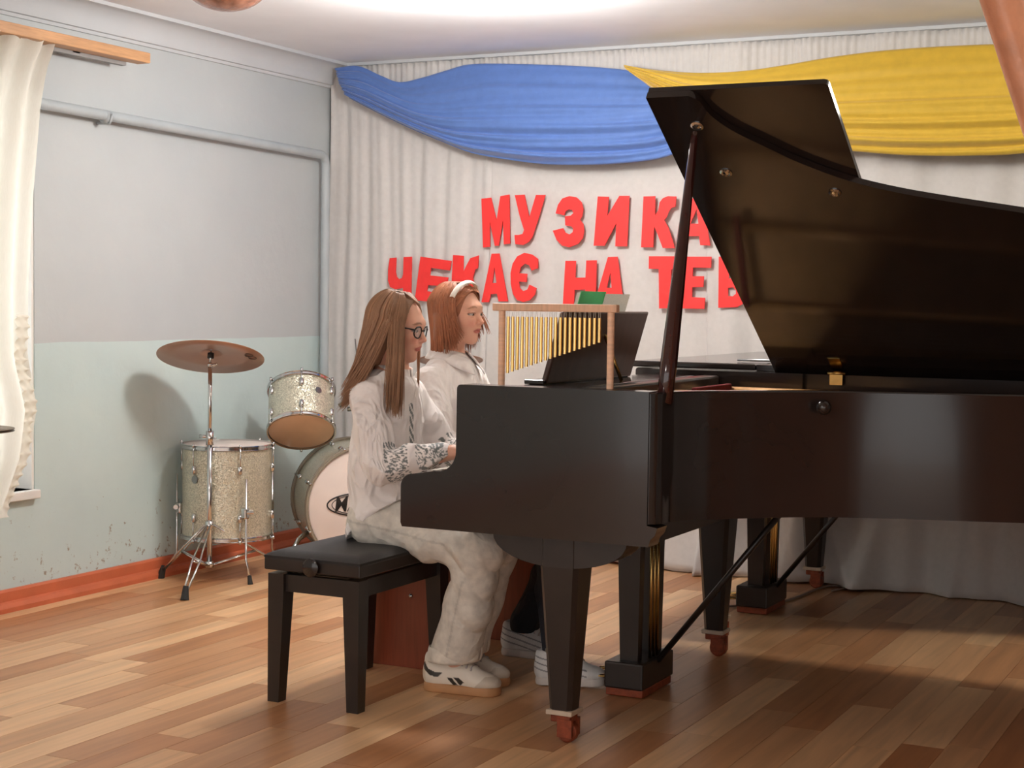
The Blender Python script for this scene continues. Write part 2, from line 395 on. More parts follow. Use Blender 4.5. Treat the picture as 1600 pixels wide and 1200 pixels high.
# ------------------------------------------------------------------ white stage backdrop, drapes
def backdrop(x0, x1, label, seed, amp, freq):
    r = random.Random(seed); ph = [r.uniform(0, 6) for _ in range(6)]
    def fn(u, v):
        x = x0+(x1-x0)*u; z = 2.408*(1-v)+.004
        k = 1+1.2*max(0, v-.35)
        y = 6.987+amp*(.55*sin(freq*x+ph[0]+.5*sin(z*1.3))+.3*sin(freq*2.3*x+ph[1])+.25*sin(freq*.43*x+ph[2]+z))*k
        y += .006*sin(190*x+ph[3])*max(0, 1-v*9)
        low = max(0, (v-.72)/.28)
        if x > -2.5:
            y -= low**1.1*(.03+.11*(1-abs(sin(4.1*x+1.0+1.6*z)))**1.6+.05*(1-abs(sin(8.3*x+2-2.2*z)))**1.5)
        elif x > -3.6: y -= low**2*(.03+.02*sin(9*x))
        return (x+.01*sin(3*z+x*8), y, max(.004, z+(.012*sin(6*x) if v > .98 else 0)))
    g = G(); g.sheet(fn, int((x1-x0)*110), 60)
    o = build('backdrop_curtain', g, SHEET, None, smooth=True, fix=False, loc=((x0+x1)/2, 6.97, 0)); solidify(o, .002)
    return tag(o, label, 'curtain', 'white backdrop panels')
backdrop(XL+.006, -3.62, 'narrow white backdrop panel beside the wall corner', 1, .011, 42)
backdrop(-3.63, -2.50, 'white backdrop panel behind the red lettering', 2, .007, 18)
backdrop(-2.51, 2.6, 'wide white backdrop panel behind the grand pianos', 3, .016, 17)

def drape(name, top, bot, Y, col, label, seed, anchorL, anchorR):
    """swag between an upper and a lower outline given in pixels on the hanging plane; folds gather at its ends"""
    T = [hit(px, py, 1, Y) for px, py in top]; B = [hit(px, py, 1, Y) for px, py in bot]
    def curve(P, u):
        n = len(P)-1; q = catmull([tuple(p) for p in P], 12); k = u*(len(q)-1); i = min(int(k), len(q)-2); f = k-i
        return Vector(q[i]).lerp(Vector(q[i+1]), f)
    ct = [curve(T, i/150) for i in range(151)]; cb = [curve(B, i/150) for i in range(151)]
    def fn(u, v):
        i = min(int(u*150+.5), 150); a, b = ct[i], cb[i]
        vv = v**.8
        p = a.lerp(b, vv)
        e = min(1, max(0, min(u/anchorL if anchorL else 1, (1-u)/anchorR if anchorR else 1)))
        s = sin(pi*min(1, u))**.5 if True else 1
        f = .5*sin(v*34+2.4*sin(u*2.2+seed))+.35*sin(v*61+3*u+seed)+.28*sin(v*17-1.5*u)
        dens = .25+.9*v*v
        bulge = .055*sin(pi*v)*(.4+.6*s)+.02*v
        return (p.x, p.y-bulge-.021*f*dens-.006*(1-e)*sin(v*90), p.z+.003*f)
    g = G(); g.sheet(fn, 150, 90)
    m = mat(name+'_cloth', col, .62, var=.06, scale=25, bump=.05, bscale=180, sheen=.35)
    o = build(name, g, m, None, smooth=True, fix=False, loc=tuple(ct[75])); solidify(o, .003)
    return tag(o, label, 'drape')
drape('blue_drape', [(524, 107), (560, 104), (596, 119), (625, 129), (660, 122), (700, 110), (735, 101), (800, 100), (900, 103), (970, 108), (1040, 118), (1100, 130)],
      [(546, 152), (590, 175), (640, 199), (690, 220), (740, 239), (800, 250), (860, 257), (930, 258), (1000, 254), (1050, 245), (1090, 225), (1120, 190)],
      6.90, (86, 120, 186), 'blue fabric swag hung from the left ceiling corner over the backdrop', 1.3, .12, .1)
drape('yellow_drape', [(975, 102), (1030, 109), (1090, 113), (1160, 110), (1230, 100), (1300, 88), (1380, 78), (1480, 71), (1620, 66), (1800, 60), (2000, 62)],
      [(986, 112), (1024, 140), (1090, 185), (1160, 213), (1240, 228), (1340, 237), (1420, 243), (1520, 244), (1620, 238), (1800, 205), (2000, 120)],
      6.87, (204, 167, 46), 'golden yellow fabric swag hanging above the raised piano lid', 4.1, .1, .1)

# bronze stage curtain drawn to the right, in front of the piano
def wing(u, v):
    z = ZC-.005-v*(ZC-.012)
    xl = np.interp(z, [0, .9, 1.1, 1.5, 1.8, 2.42], [-.22, -.30, -.345, -.475, -.575, -.80])
    xr = np.interp(z, [0, 1.0, 2.42], [2.3, 2.3, 2.9])  # unseen right part widened to keep bright reflections off the piano rim
    x = xl+(xr-xl)*u
    return (x, 3.0+.035*sin(u*74+.3)+.014*sin(u*170+v*3)+.008*sin(v*21+u*25), z)
g = G(); g.sheet(wing, 420, 50)
o = build('stage_curtain', g, mat('bronze_satin', (212, 148, 112), .38, var=.16, scale=16, bump=.25, bscale=55, sheen=.5), None, smooth=True, fix=False, loc=(0, 3.0, 0)); solidify(o, .003)
tag(o, 'bronze satin stage curtain at the right edge of the picture', 'curtain')

# red card letters pinned to the backdrop: outlines in pixels, lying in the plane of the backdrop
LA = lambda p: (590+p[0]/5.3333, 290+p[1]/5.3333)
LB = lambda p: (860+p[0]/5., 290+p[1]/5.)
def letter(ch, word, tr, outer, holes=()):
    ctr = [hit(*tr(p), 1, 6.956) for p in outer]
    cx = sum(p.x for p in ctr)/len(ctr); cz = sum(p.z for p in ctr)/len(ctr)
    cu = bpy.data.curves.new('l', 'CURVE'); cu.dimensions = '2D'; cu.fill_mode = 'BOTH'; cu.extrude = .003
    for poly in [outer]+list(holes):
        sp = cu.splines.new('POLY'); sp.points.add(len(poly)-1); sp.use_cyclic_u = True
        for q, p in zip(sp.points, poly):
            h = hit(*tr(p), 1, 6.956); q.co = (h.x-cx, h.z-cz, 0, 1)
    tmp = bpy.data.objects.new('l', cu); COL.objects.link(tmp)
    bpy.context.view_layer.update()
    me = bpy.data.meshes.new_from_object(tmp.evaluated_get(bpy.context.evaluated_depsgraph_get()))
    bpy.data.objects.remove(tmp); me.materials.clear(); me.materials.append(RED)
    me.transform(Matrix.Rotation(pi/2, 4, 'X'))
    o = bpy.data.objects.new('card_letter', me); COL.objects.link(o); o.location = (cx, 6.956, cz)
    o.rotation_euler = (random.uniform(-.015, .015), 0, random.uniform(-.02, .02))
    tag(o, 'red card letter '+ch+' '+word, 'letter', 'red letters on the backdrop')
letter('М', 'first in the upper row', LA, [(868,110),(948,100),(993,290),(1025,88),(1100,75),(1105,483),(1053,490),(1047,290),(1012,500),(978,502),(937,300),(939,510),(880,516)])
letter('У', 'second in the upper row', LA, [(1145,80),(1225,76),(1265,265),(1320,78),(1398,78),(1345,260),(1290,430),(1262,470),(1215,495),(1150,488),(1143,412),(1180,412),(1210,402),(1222,370),(1185,250)])
letter('З', 'third in the upper row, shaped like a three', LB, [(42,218),(60,150),(95,100),(150,82),(205,92),(245,130),(258,185),(250,235),(232,268),(258,300),(265,350),(255,410),(220,455),(150,482),(95,470),(50,425),(20,352),(100,332),(118,368),(150,382),(175,365),(180,335),(165,318),(118,312),(115,240),(160,235),(180,215),(172,192),(145,186),(120,200),(110,232)])
letter('И', 'fourth in the upper row', LB, [(372,85),(458,88),(445,238),(540,80),(618,80),(600,475),(508,475),(515,295),(425,470),(340,470)])
letter('К', 'fifth in the upper row', LB, [(728,85),(820,82),(818,235),(845,190),(855,130),(880,98),(920,82),(985,85),(978,165),(945,175),(925,205),(910,245),(890,270),(925,330),(975,490),(880,488),(835,370),(812,320),(805,482),(710,482)])
letter('А', 'last in the upper row, beside the lid prop', LB, [(1095,100),(1190,100),(1250,468),(1172,465),(1163,395),(1070,395),(1050,450),(990,448)], [[(1143,185),(1158,298),(1095,298)]])
letter('Ч', 'leftmost of the lower row', LA, [(103,605),(158,600),(152,720),(160,760),(180,780),(205,770),(215,740),(220,595),(288,592),(280,962),(212,962),(214,852),(150,865),(105,845),(88,790),(90,700)])
letter('Е', 'behind the pianists in the lower row, tilted', LA, [(360,592),(618,628),(605,708),(448,685),(438,748),(590,765),(578,840),(422,830),(412,880),(560,900),(550,980),(310,955)])
letter('К', 'in the lower row above the white headband', LA, [(630,578),(718,585),(715,720),(750,650),(775,605),(845,582),(838,685),(815,700),(795,770),(850,960),(770,960),(730,830),(700,790),(690,960),(610,950)])
letter('А', 'in the lower row just right of the headband', LA, [(952,568),(1016,566),(1088,965),(1010,965),(995,900),(945,905),(930,972),(868,972)], [[(975,680),(992,810),(958,812)]])
letter('Є', 'above the left end of the chime frame', LA, [(1225,560),(1290,575),(1338,612),(1338,688),(1285,708),(1265,665),(1230,650),(1195,680),(1182,730),(1248,735),(1242,805),(1180,800),(1185,855),(1215,880),(1250,865),(1265,825),(1325,855),(1310,910),(1270,955),(1215,970),(1165,955),(1130,905),(1112,820),(1110,730),(1128,650),(1165,590)])
letter('Н', 'behind the green book', LB, [(118,588),(200,588),(195,720),(275,718),(282,585),(362,583),(356,940),(270,940),(275,812),(190,815),(186,940),(98,940)])
letter('А', 'just above the open green book', LB, [(450,558),(525,555),(575,935),(505,935),(492,870),(425,870),(405,940),(340,940)], [[(470,680),(480,798),(440,798)]])
letter('Т', 'left of the lid prop in the lower row', LB, [(772,552),(1020,552),(1018,655),(945,655),(938,958),(850,960),(848,652),(770,650)])
letter('Е', 'right of the lid prop in the lower row', LB, [(1030,555),(1258,555),(1255,643),(1115,640),(1112,708),(1200,708),(1196,792),(1110,795),(1108,872),(1210,876),(1205,964),(1025,960)])
letter('Б', 'cut off by the edge of the piano lid', LB, [(1318,555),(1480,555),(1480,640),(1400,640),(1395,725),(1450,725),(1490,750),(1520,800),(1530,860),(1510,920),(1460,950),(1312,955)], [[(1390,800),(1430,795),(1450,815),(1450,845),(1425,865),(1388,862)]])
letter('Е', 'hidden behind the raised lid at the end', LB, [(p[0]+545, p[1]) for p in [(1040,555),(1258,555),(1255,643),(1120,640),(1116,708),(1200,708),(1196,792),(1112,795),(1110,872),(1210,876),(1205,964),(1030,960)]])

# ------------------------------------------------------------------ grand pianos
RIM = [(-2.15, 3.96), (-1.62, 3.96)] + catmull([(-1.578, 3.962), (-1.552, 3.985), (-1.535, 4.05), (-1.49, 4.12), (-1.42, 4.19), (-1.33, 4.275), (-1.21, 4.36), (-1.08, 4.42), (-.93, 4.47), (-.7, 4.54), (-.42, 4.64), (-.14, 4.79), (.03, 4.99), (.05, 5.19), (-.02, 5.37), (-.14, 5.435)], 4) + [(-.3, 5.44), (-2.15, 5.44)]
def inset(poly, d):
    n = len(poly); out = []
    for i in range(n):
        p0, p1, p2 = Vector(poly[i-1]), Vector(poly[i]), Vector(poly[(i+1) % n])
        e1 = (p1-p0).normalized(); e2 = (p2-p1).normalized()
        n1 = Vector((-e1.y, e1.x)); n2 = Vector((-e2.y, e2.x)); b = (n1+n2); b = b/max(.3, b.length_squared)*2
        out.append((p1.x+b.x*d, p1.y+b.y*d))
    return out
def arc(cx, cz, r, a0, a1, n=8): return [(cx+r*cos(radians(a0+(a1-a0)*i/n)), cz+r*sin(radians(a0+(a1-a0)*i/n))) for i in range(n+1)]

def grand_piano(ox, oy, opened, label, group):
    t = thing('grand_piano', label, 'piano', (-1.3+ox, 4.7+oy, 0), group)
    def S(g):
        g.v = [(x+ox, y+oy, z) for x, y, z in g.v]; return g
    def B(name, g, m, par=None, smooth=False): return build(name, S(g), m, par or t, smooth)
    ZT, ZB = .998, .648
    # rim: outer wall with thickness
    outer = RIM; inner = inset(RIM, .045); n = len(outer)
    g = G(); vs = [(x, y, ZB) for x, y in outer]+[(x, y, ZT-.004) for x, y in outer]+[(x, y, ZT) for x, y in inset(RIM, .004)]+[(x, y, ZT) for x, y in inner]+[(x, y, ZB) for x, y in inner]
    fs = []
    for i in range(n-1):
        for a in range(4): fs.append((a*n+i, a*n+i+1, (a+1)*n+i+1, (a+1)*n+i))
        fs.append((4*n+i, 4*n+i+1, i+1, i))
    for i in (0, n-1): fs.append(tuple(a*n+i for a in range(5)))
    g.add(vs, fs); B('rim', g, BLACK, smooth='auto')
    # cheeks
    cheek = [(-2.325, .588), (-2.33, .6), (-2.33, .70)]+arc(-2.293, .703, .037, 180, 95, 7)+[(-2.225, .752)]+arc(-2.212, .812, .06, -78, -2, 8)+[(-2.151, .985)]+arc(-2.139, .988, .012, 180, 90, 4)+[(-1.575, 1.0), (-1.575, .645), (-1.545, .640), (-1.552, .62), (-1.565, .606), (-1.57, .588)]
    for y0, y1 in ((3.958, 4.03), (5.37, 5.442)):
        g = G(); g.prism(cheek, y0, y1, 'xz'); B('cheek', g, BLACK, smooth='auto')
    g = G(); g.box((-2.315, 4.03, .59), (-1.575, 5.37, .662)); B('keybed', g, BLACKLEG)
    g = G(); g.box((-2.32, 4.03, .655), (-2.305, 5.37, .722), .003); B('key_slip', g, BLACK)
    for y0 in (4.03, 5.33):
        g = G(); g.box((-2.305, y0, .66), (-2.15, y0+.04, .742), .004); B('key_block', g, BLACK)
    # keyboard
    ivory = mat('ivory_key', (235, 230, 218), .25, var=.02); ebony = mat('ebony_key', (22, 21, 20), .3, var=.1)
    if opened:
        g = G(); w = 1.26/52
        for k in range(52): g.box((-2.303, 4.07+k*w+.0006, .70), (-2.14, 4.07+(k+1)*w-.0006, .7405))
        B('white_keys', g, ivory)
        g = G()
        for k in range(51):
            if (51-k) % 7 not in (2, 6): g.box((-2.252, 4.07+(k+1)*w-.0055, .735), (-2.14, 4.07+(k+1)*w+.0055, .7535), .002)
        B('black_keys', g, ebony)
        g = G(); g.prism([(-2.15, .735), (-2.135, .735), (-2.085, .89), (-2.10, .895)], 4.035, 5.365, 'xz'); B('fallboard', g, BLACK)
    else:
        g = G(); g.prism([(-2.30, .74), (-2.285, .755), (-2.16, .79), (-2.13, .92), (-2.145, .92), (-2.175, .80), (-2.30, .755)], 4.035, 5.365, 'xz'); B('fallboard', g, BLACK)
    # underside board
    g = G(); ins = [p for p in inset(RIM, .03)]; g.prism(ins, ZB+.02, ZB+.045, 'xy'); B('bottom_board', g, mat('dark_soundboard', (62, 44, 34), .6, var=.2, scale=6, stretch=(1, 8, 1)))
    # legs
    def leg(x, y, kind):
        w0, w1, zt = .058, .034, .588 if kind != 'tail' else .645
        g = G(); c = .012
        def ring(w, z): return [(x-w+c, y-w, z), (x+w-c, y-w, z), (x+w, y-w+c, z), (x+w, y+w-c, z), (x+w-c, y+w, z), (x-w+c, y+w, z), (x-w, y+w-c, z), (x-w, y-w+c, z)]
        vs = ring(w1, .092)+ring(w0, .50)+ring(w0, zt); fs = [tuple(range(8)), tuple(range(16, 24))]
        for a in range(2):
            for i in range(8): fs.append((a*8+i, a*8+(i+1) % 8, (a+1)*8+(i+1) % 8, (a+1)*8+i))
        g.add(vs, fs); lg = B('leg', g, BLACKLEG)
        g = G(); half = .205 if kind != 'tail' else .1
        br = [(x-half, zt+.006)]+[(x-half*cos(a), zt+.006-.095*sin(a)**.8) for a in [pi*i/16 for i in range(1, 16)]]+[(x+half, zt+.006)]
        g.prism(br, y-.056, y+.056, 'xz'); build('leg_bracket', S(g), BLACKLEG, lg, 'auto')
        g = G(); g.box((x-.04, y-.04, .082), (x+.04, y+.04, .096), .003); build('tape_band', S(g), TAPE if kind != 'tail' else BRASS, lg)
        g = G(); g.box((x-.03, y-.028, .06), (x+.03, y+.028, .085), .004); g.box((x-.008, y-.03, .02), (x+.036, y-.018, .07)); g.box((x-.008, y+.018, .02), (x+.036, y+.03, .07)); build('caster_fork', S(g), CASTER, lg)
        g = G(); g.lathe((x+.012, y-.015, .031), (0, 1, 0), [(0, 0), (.024, 0), (.03, .005), (.03, .025), (.024, .03), (0, .03)], 24); build('wheel', S(g), CASTER, lg, 'auto')
    leg(-1.86, 4.075, 'front'); leg(-1.86, 5.345, 'front'); leg(-.26, 5.02, 'tail')
    # pedal lyre
    ly = B('lyre', G().box((-1.972, 4.615, .028), (-1.842, 4.885, .112), .006), BLACKLEG)
    for y in (4.655, 4.825):
        g = G(); g.add([(-1.935, y, .11), (-1.875, y, .11), (-1.875, y+.034, .11), (-1.935, y+.034, .11), (-1.948, y-.008, .59), (-1.868, y-.008, .59), (-1.868, y+.034, .59), (-1.948, y+.034, .59)], [(0,1,2,3),(4,5,6,7),(0,1,5,4),(1,2,6,5),(2,3,7,6),(3,0,4,7)])
        build('post', S(g), BLACKLEG, ly)
    for y in (4.72, 4.75, 4.78):
        g = G(); g.tube([(-1.86, y, .11), (-1.86, y, .59)], .005, 8); build('pedal_rod', S(g), BRASS, ly, True)
        g = G(); g.tube([(-1.96, y+(y-4.75), .05), (-2.03, y+(y-4.75)*1.2, .045), (-2.07, y+(y-4.75)*1.3, .038)], [.008, .011, .014], 10, flat=.5); build('pedal', S(g), BRASS, ly, True)
    g = G(); g.box((-1.97, 4.625, .003), (-1.845, 4.875, .029), .004); build('base_block', S(g), CASTER, ly)
    g = G(); g.tube([(-1.845, 4.75, .10), (-1.40, 4.75, .665)], .010, 8); build('brace', S(g), BLACKLEG, ly, True)
    # lid
    hy = 5.445; hz = 1.0 if opened else 1.012
    lidpoly = [(-1.69, 3.952), (-1.565, 3.952)] + [(x+.010, y-.010) for x, y in RIM[4:-2]] + [(-.3, hy), (-1.69, hy)]
    th = radians(32.8) if opened else 0.
    def tilt(g):
        out = []
        for x, y, z in g.v:
            s, hgt = hy-y, z
            out.append((x, hy-s*cos(th)+hgt*sin(th), hz+s*sin(th)+hgt*cos(th)))
        g.v = out; return g
    g = G(); g.prism(lidpoly, -.010, .010, 'xy'); lid = B('lid', tilt(g), BLACK, smooth='auto')
    if opened:
        fl = [(-1.69, 3.955)]+[(-1.182-.012+.012*cos(a), 3.955+.012-.012*sin(a)) for a in [pi/2, pi/4, 0]]+[(-1.182, hy), (-1.69, hy)]
        g = G(); g.prism(fl, .013, .029, 'xy'); build('lid_flap', S(tilt(g)), BLACK, lid, 'auto')
        for (x, s) in ((-1.578, 1.365), (-1.553, 1.15), (-1.255, 1.045)):
            g = G(); g.lathe((x, hy-s, -.0095), (0, 0, -1), [(0, 0), (.0185, 0), (.0185, .003), (.013, .006), (.009, .004), (0, .006)], 20); build('lid_button', S(tilt(g)), CHROME, lid, 'auto')
        # prop
        a = Vector((-1.556, 4.02, .965)); b = Vector((-1.585, hy-1.355*cos(th)-.012, hz+1.355*sin(th)-.02))
        g = G(); g.tube([a.lerp(b, k) for k in (0, .15, .4, .7, .97, 1)], [.021, .023, .020, .0145, .0105, .007], 10); B('lid_prop', g, REDWOOD, smooth=True)
        g = G(); g.box((-1.605, 4.032, .93), (-1.55, 4.06, .975), .004); B('prop_socket', g, BLACKLEG)
        # inside: iron plate, felt, dampers, desk
        g = G(); g.prism(inset(RIM, .046), .90, .915, 'xy'); B('iron_plate', g, mat('bronze_paint', (196, 146, 88), .4, .3, var=.15, scale=20))
        for (y0_, x1_, y1_) in ((4.35, -1.25, 4.55), (4.62, -.85, 4.82), (4.9, -.45, 5.05), (5.2, -.35, 5.28)):  # bars added for the lines they reflect in the raised lid
            g = G(); g.tube([(-1.86, y0_, .94), (x1_, y1_, .935)], .016, 8); B('plate_strut', g, MATS['bronze_paint'], smooth=True)
        g = G(); g.box((-1.93, 4.1, .92), (-1.87, 5.36, .985), .008); B('pin_block', g, BLACKLEG)
        g = G(); g.box((-1.79, 4.86, .945), (-1.768, 5.20, .966), .005); B('red_felt', g, mat('red_felt', (120, 24, 28), .9, var=.15, scale=60))
        g = G()
        for k in range(70):
            y = 4.15+k*.0171; g.tube([(-1.9, y, .93), (-1.9+min(1.5, .25+k*.021), y+.05, .925)], .0008, 3, cap=False)
        o = B('strings', g, STEEL); o['kind'] = 'stuff'
        # music desk and its sliding shelf
        g = G(); g.box((-2.135, 4.07, .968), (-1.95, 5.33, .984), .004); B('desk_shelf', g, BLACK)
        md = G(); md.prism([(-2.105, .985), (-2.085, .985), (-2.022, 1.205), (-2.042, 1.205)], 4.40, 5.07, 'xz'); desk = B('music_desk', md, mat('satin_black_desk', (80, 58, 49), .3, var=.2, scale=5, stretch=(1, 6, 1)), smooth='auto')
        bv = desk.modifiers.new('bevel', 'BEVEL'); bv.width = .006; bv.segments = 3
        g = G(); g.box((-2.15, 4.38, .984), (-2.085, 5.05, .998), .003); build('ledge', S(g), BLACK, desk)
        g = G(); g.tube([(-2.045, 4.75, 1.13), (-1.985, 4.75, .985)], .006, 8); build('strut', S(g), BRASS, desk, True)
        for x in (-1.46, -.75):
            h = B('hinge', G().box((x-.022, 5.372, .965), (x+.022, 5.384, 1.0)), BRASS)
            g = G(); g.tube([(x-.03, 5.38, 1.004), (x+.03, 5.38, 1.004)], .007, 10); build('pin', S(g), BRASS, h, True)
            g = G(); g.box((x-.02, hy-.12, -.0125), (x+.02, hy-.055, -.0098)); build('leaf', S(tilt(g)), BRASS, h)
        g = G(); c = Vector((-1.22, 4.352, .955)); g.sphere(c+Vector((.014, -.030, 0)), .021, 20); g.lathe(c, (.42, -.9, 0), [(0, -.01), (.016, -.01), (.013, .006), (.01, .02), (0, .02)], 20)
        B('lid_lock_knob', g, BLACK, smooth=True)
    else:
        fl = [(-2.165, 3.952), (-1.695, 3.952), (-1.695, hy), (-2.165, hy)]
        g = G(); g.prism(fl, -.010, .012, 'xy'); o = build('lid_flap', S(tilt(g)), BLACK, lid); bv = o.modifiers.new('bevel', 'BEVEL'); bv.width = .005; bv.segments = 2
    return t
grand_piano(0, 0, True, 'black grand piano with its lid propped open, played by two pianists', 'grand pianos')
grand_piano(-.08, 1.512, False, 'closed black grand piano standing behind the open one', 'grand pianos')
g = G(); a, b = Vector((-1.90, 5.64, 1.031)), Vector((-1.66, 5.68, 1.031)); g.tube([a, a.lerp(b, .75), b], [.004, .0055, .007], 8)
g.tube([b, b+Vector((.05, .008, 0))], .012, 8)
tag(build('thin_rod', g, STEEL, None, True, loc=tuple(a)), 'thin grey rod lying on the closed piano lid', 'rod')

# ------------------------------------------------------------------ bar chimes on the piano
cy = 4.005
t = thing('bar_chimes', 'golden bar chimes on a pale wooden frame standing on the piano', 'chimes', (-1.87, cy, 1.0))
for x in (-2.036, -1.707):
    g = G(); g.tube([(x, cy, 1.0005), (x, cy, 1.209)], .0098, 14); build('post', g, PALEWOOD, t, 'auto')
g = G(); g.box((-2.062, cy-.012, 1.207), (-1.687, cy+.012, 1.2285), .003); bar = build('crossbar', g, mat('pale_beech_bar', (228, 184, 152), .45, var=.12, scale=14, stretch=(8, 1, 1), bump=.02), t)
strm = mat('white_cord', (220, 216, 205), .8)
for k in range(20):
    x = -2.017+k*(.276/19); ln = .157-k*(.091/19); r = .0047
    g = G(); g.tube([(x, cy, 1.1915-ln), (x, cy, 1.1915)], r, 10); ch = build('chime', g, GOLD, t, 'auto')
    g = G(); g.tube([(x-.003, cy, 1.188), (x-.002, cy, 1.209)], .0006, 4); g.tube([(x+.003, cy, 1.188), (x+.002, cy, 1.209)], .0006, 4); build('cord', g, strm, ch)

# open book on the music desk
t = thing('open_book', 'open book with a bright green cover standing on the music desk', 'book', (-2.11, 4.7, .999))
def leaf(y0, y1, x_off, th_, z1=1.268):
    return [(-2.112+x_off, y0, .999), (-2.112+x_off+th_, y0, .999), (-2.112+x_off+th_, y1, .999), (-2.112+x_off, y1, .999),
            (-2.036+x_off, y0, z1), (-2.036+x_off+th_, y0, z1), (-2.036+x_off+th_, y1, z1), (-2.036+x_off, y1, z1)]
BF = [(0,1,2,3),(4,5,6,7),(0,1,5,4),(1,2,6,5),(2,3,7,6),(3,0,4,7)]
paper = mat('book_paper', (236, 234, 226), .8, var=.05, scale=70, stretch=(1, 1, 3))
green = mat('green_cover', (96, 216, 138), .4, var=.12, scale=12)
G_ = G().add(leaf(4.555, 4.74, -.008, .003), BF); build('cover', G_, green, t)
G_ = G().add(leaf(4.558, 4.74, -.022, .013, 1.264), BF); build('page_block', G_, paper, t)
G_ = G().add(leaf(4.742, 4.945, -.014, .009, 1.262), BF); build('page_block', G_, mat('printed_back', (238, 238, 230), .7, var=.14, scale=45, stretch=(1, 6, 10)), t)
G_ = G().add(leaf(4.735, 4.747, -.012, .007, 1.268), BF); build('spine', G_, mat('green_spine', (70, 214, 124), .4), t)

# ------------------------------------------------------------------ seats
vinyl = mat('black_vinyl', (24, 23, 24), .48, var=.15, scale=30, bump=.1, bscale=160)
t = thing('piano_bench', 'black adjustable piano bench with padded top under the near pianist', 'bench', (-2.69, 4.315, 0))
BX0, BX1, BY0, BY1 = -2.855, -2.512, 4.035, 4.605
def pad(u, v):
    x = BX0+(BX1-BX0)*u; y = BY0+(BY1-BY0)*v
    e = min(u*(BX1-BX0), (1-u)*(BX1-BX0), v*(BY1-BY0), (1-v)*(BY1-BY0))
    return (x, y, .452+.016*(1-(1-min(1, e/.045))**2))
g = G(); g.sheet(pad, 38, 56)
g.add([(BX0, BY0, .445), (BX1, BY0, .445), (BX1, BY1, .445), (BX0, BY1, .445), (BX0, BY0, .452), (BX1, BY0, .452), (BX1, BY1, .452), (BX0, BY1, .452)], [(3,2,1,0),(0,1,5,4),(1,2,6,5),(2,3,7,6),(3,0,4,7)])
seat = build('seat', g, vinyl, t, 'auto', fix=False)
g = G(); g.box((BX0, BY0, .408), (BX1, BY1, .446), .004); build('seat_frame', g, BLACKLEG, t)
for a, b in (((BX0+.03, BY0+.022, .342), (BX1-.03, BY0+.042, .394)), ((BX0+.03, BY1-.042, .342), (BX1-.03, BY1-.022, .394)), ((BX0+.022, BY0+.03, .342), (BX0+.042, BY1-.03, .394)), ((BX1-.042, BY0+.03, .342), (BX1-.022, BY1-.03, .394))):
    g = G(); g.box(a, b); build('apron', g, BLACKLEG, t)
for x, y in ((BX0+.035, BY0+.035), (BX1-.035, BY0+.035), (BX0+.035, BY1-.035), (BX1-.035, BY1-.035)):
    sx = 1 if x < -2.7 else -1; sy = 1 if y < 4.3 else -1; g = G()
    def rg(w, z): return [(x-sx*.026, y-sy*.026, z), (x-sx*.026+sx*w, y-sy*.026, z), (x-sx*.026+sx*w, y-sy*.026+sy*w, z), (x-sx*.026, y-sy*.026+sy*w, z)]
    g.add(rg(.040, 0)+rg(.056, .342)+rg(.056, .396), [(0,1,2,3),(8,9,10,11)]+[(a*4+i, a*4+(i+1) % 4, a*4+4+(i+1) % 4, a*4+4+i) for a in range(2) for i in range(4)])
    build('leg', g, BLACKLEG, t)
for y in (BY0+.055, BY1-.055):
    g = G()
    for x0, x1 in ((BX0+.06, BX1-.10), (BX1-.06, BX0+.10)): g.tube([(x0, y, .385), (x1, y, .412)], .006, 6)
    g.tube([(BX0+.05, y, .396), (BX1-.05, y, .396)], .007, 6)
    build('scissor_lift', g, STEEL, t)
g = G(); g.lathe((BX0+.175, BY0+.001, .428), (0, -1, 0), [(0, 0), (.012, 0), (.014, .006), (.026, .007), (.028, .009), (.028, .013), (.024, .016), (0, .017)], 32); build('knob', g, BLACK, t, 'auto')

stw = mat('red_brown_veneer', (138, 66, 42), .35, var=.18, scale=7, stretch=(9, 9, .8), bump=.02)
t = thing('wooden_stool', 'red-brown veneered panel stool under the far pianist', 'stool', (-2.64, 4.93, 0))
for y0 in (4.645, 5.19):
    g = G(); g.box((-2.845, y0, 0), (-2.42, y0+.02, .43), .002); pn = build('side_panel', g, stw, t)
    g = G(); g.lathe((-2.69, y0, .245), (0, -1, 0), [(0, 0), (.007, 0), (.008, .004), (.005, .007), (0, .008)], 14); build('screw_cap', g, CHROME, pn, True)
g = G(); g.box((-2.855, 4.635, .43), (-2.42, 5.22, .452), .004); build('seat', g, stw, t)
g = G(); g.box((-2.835, 4.665, .24), (-2.815, 5.19, .43)); build('back_rail', g, stw, t)

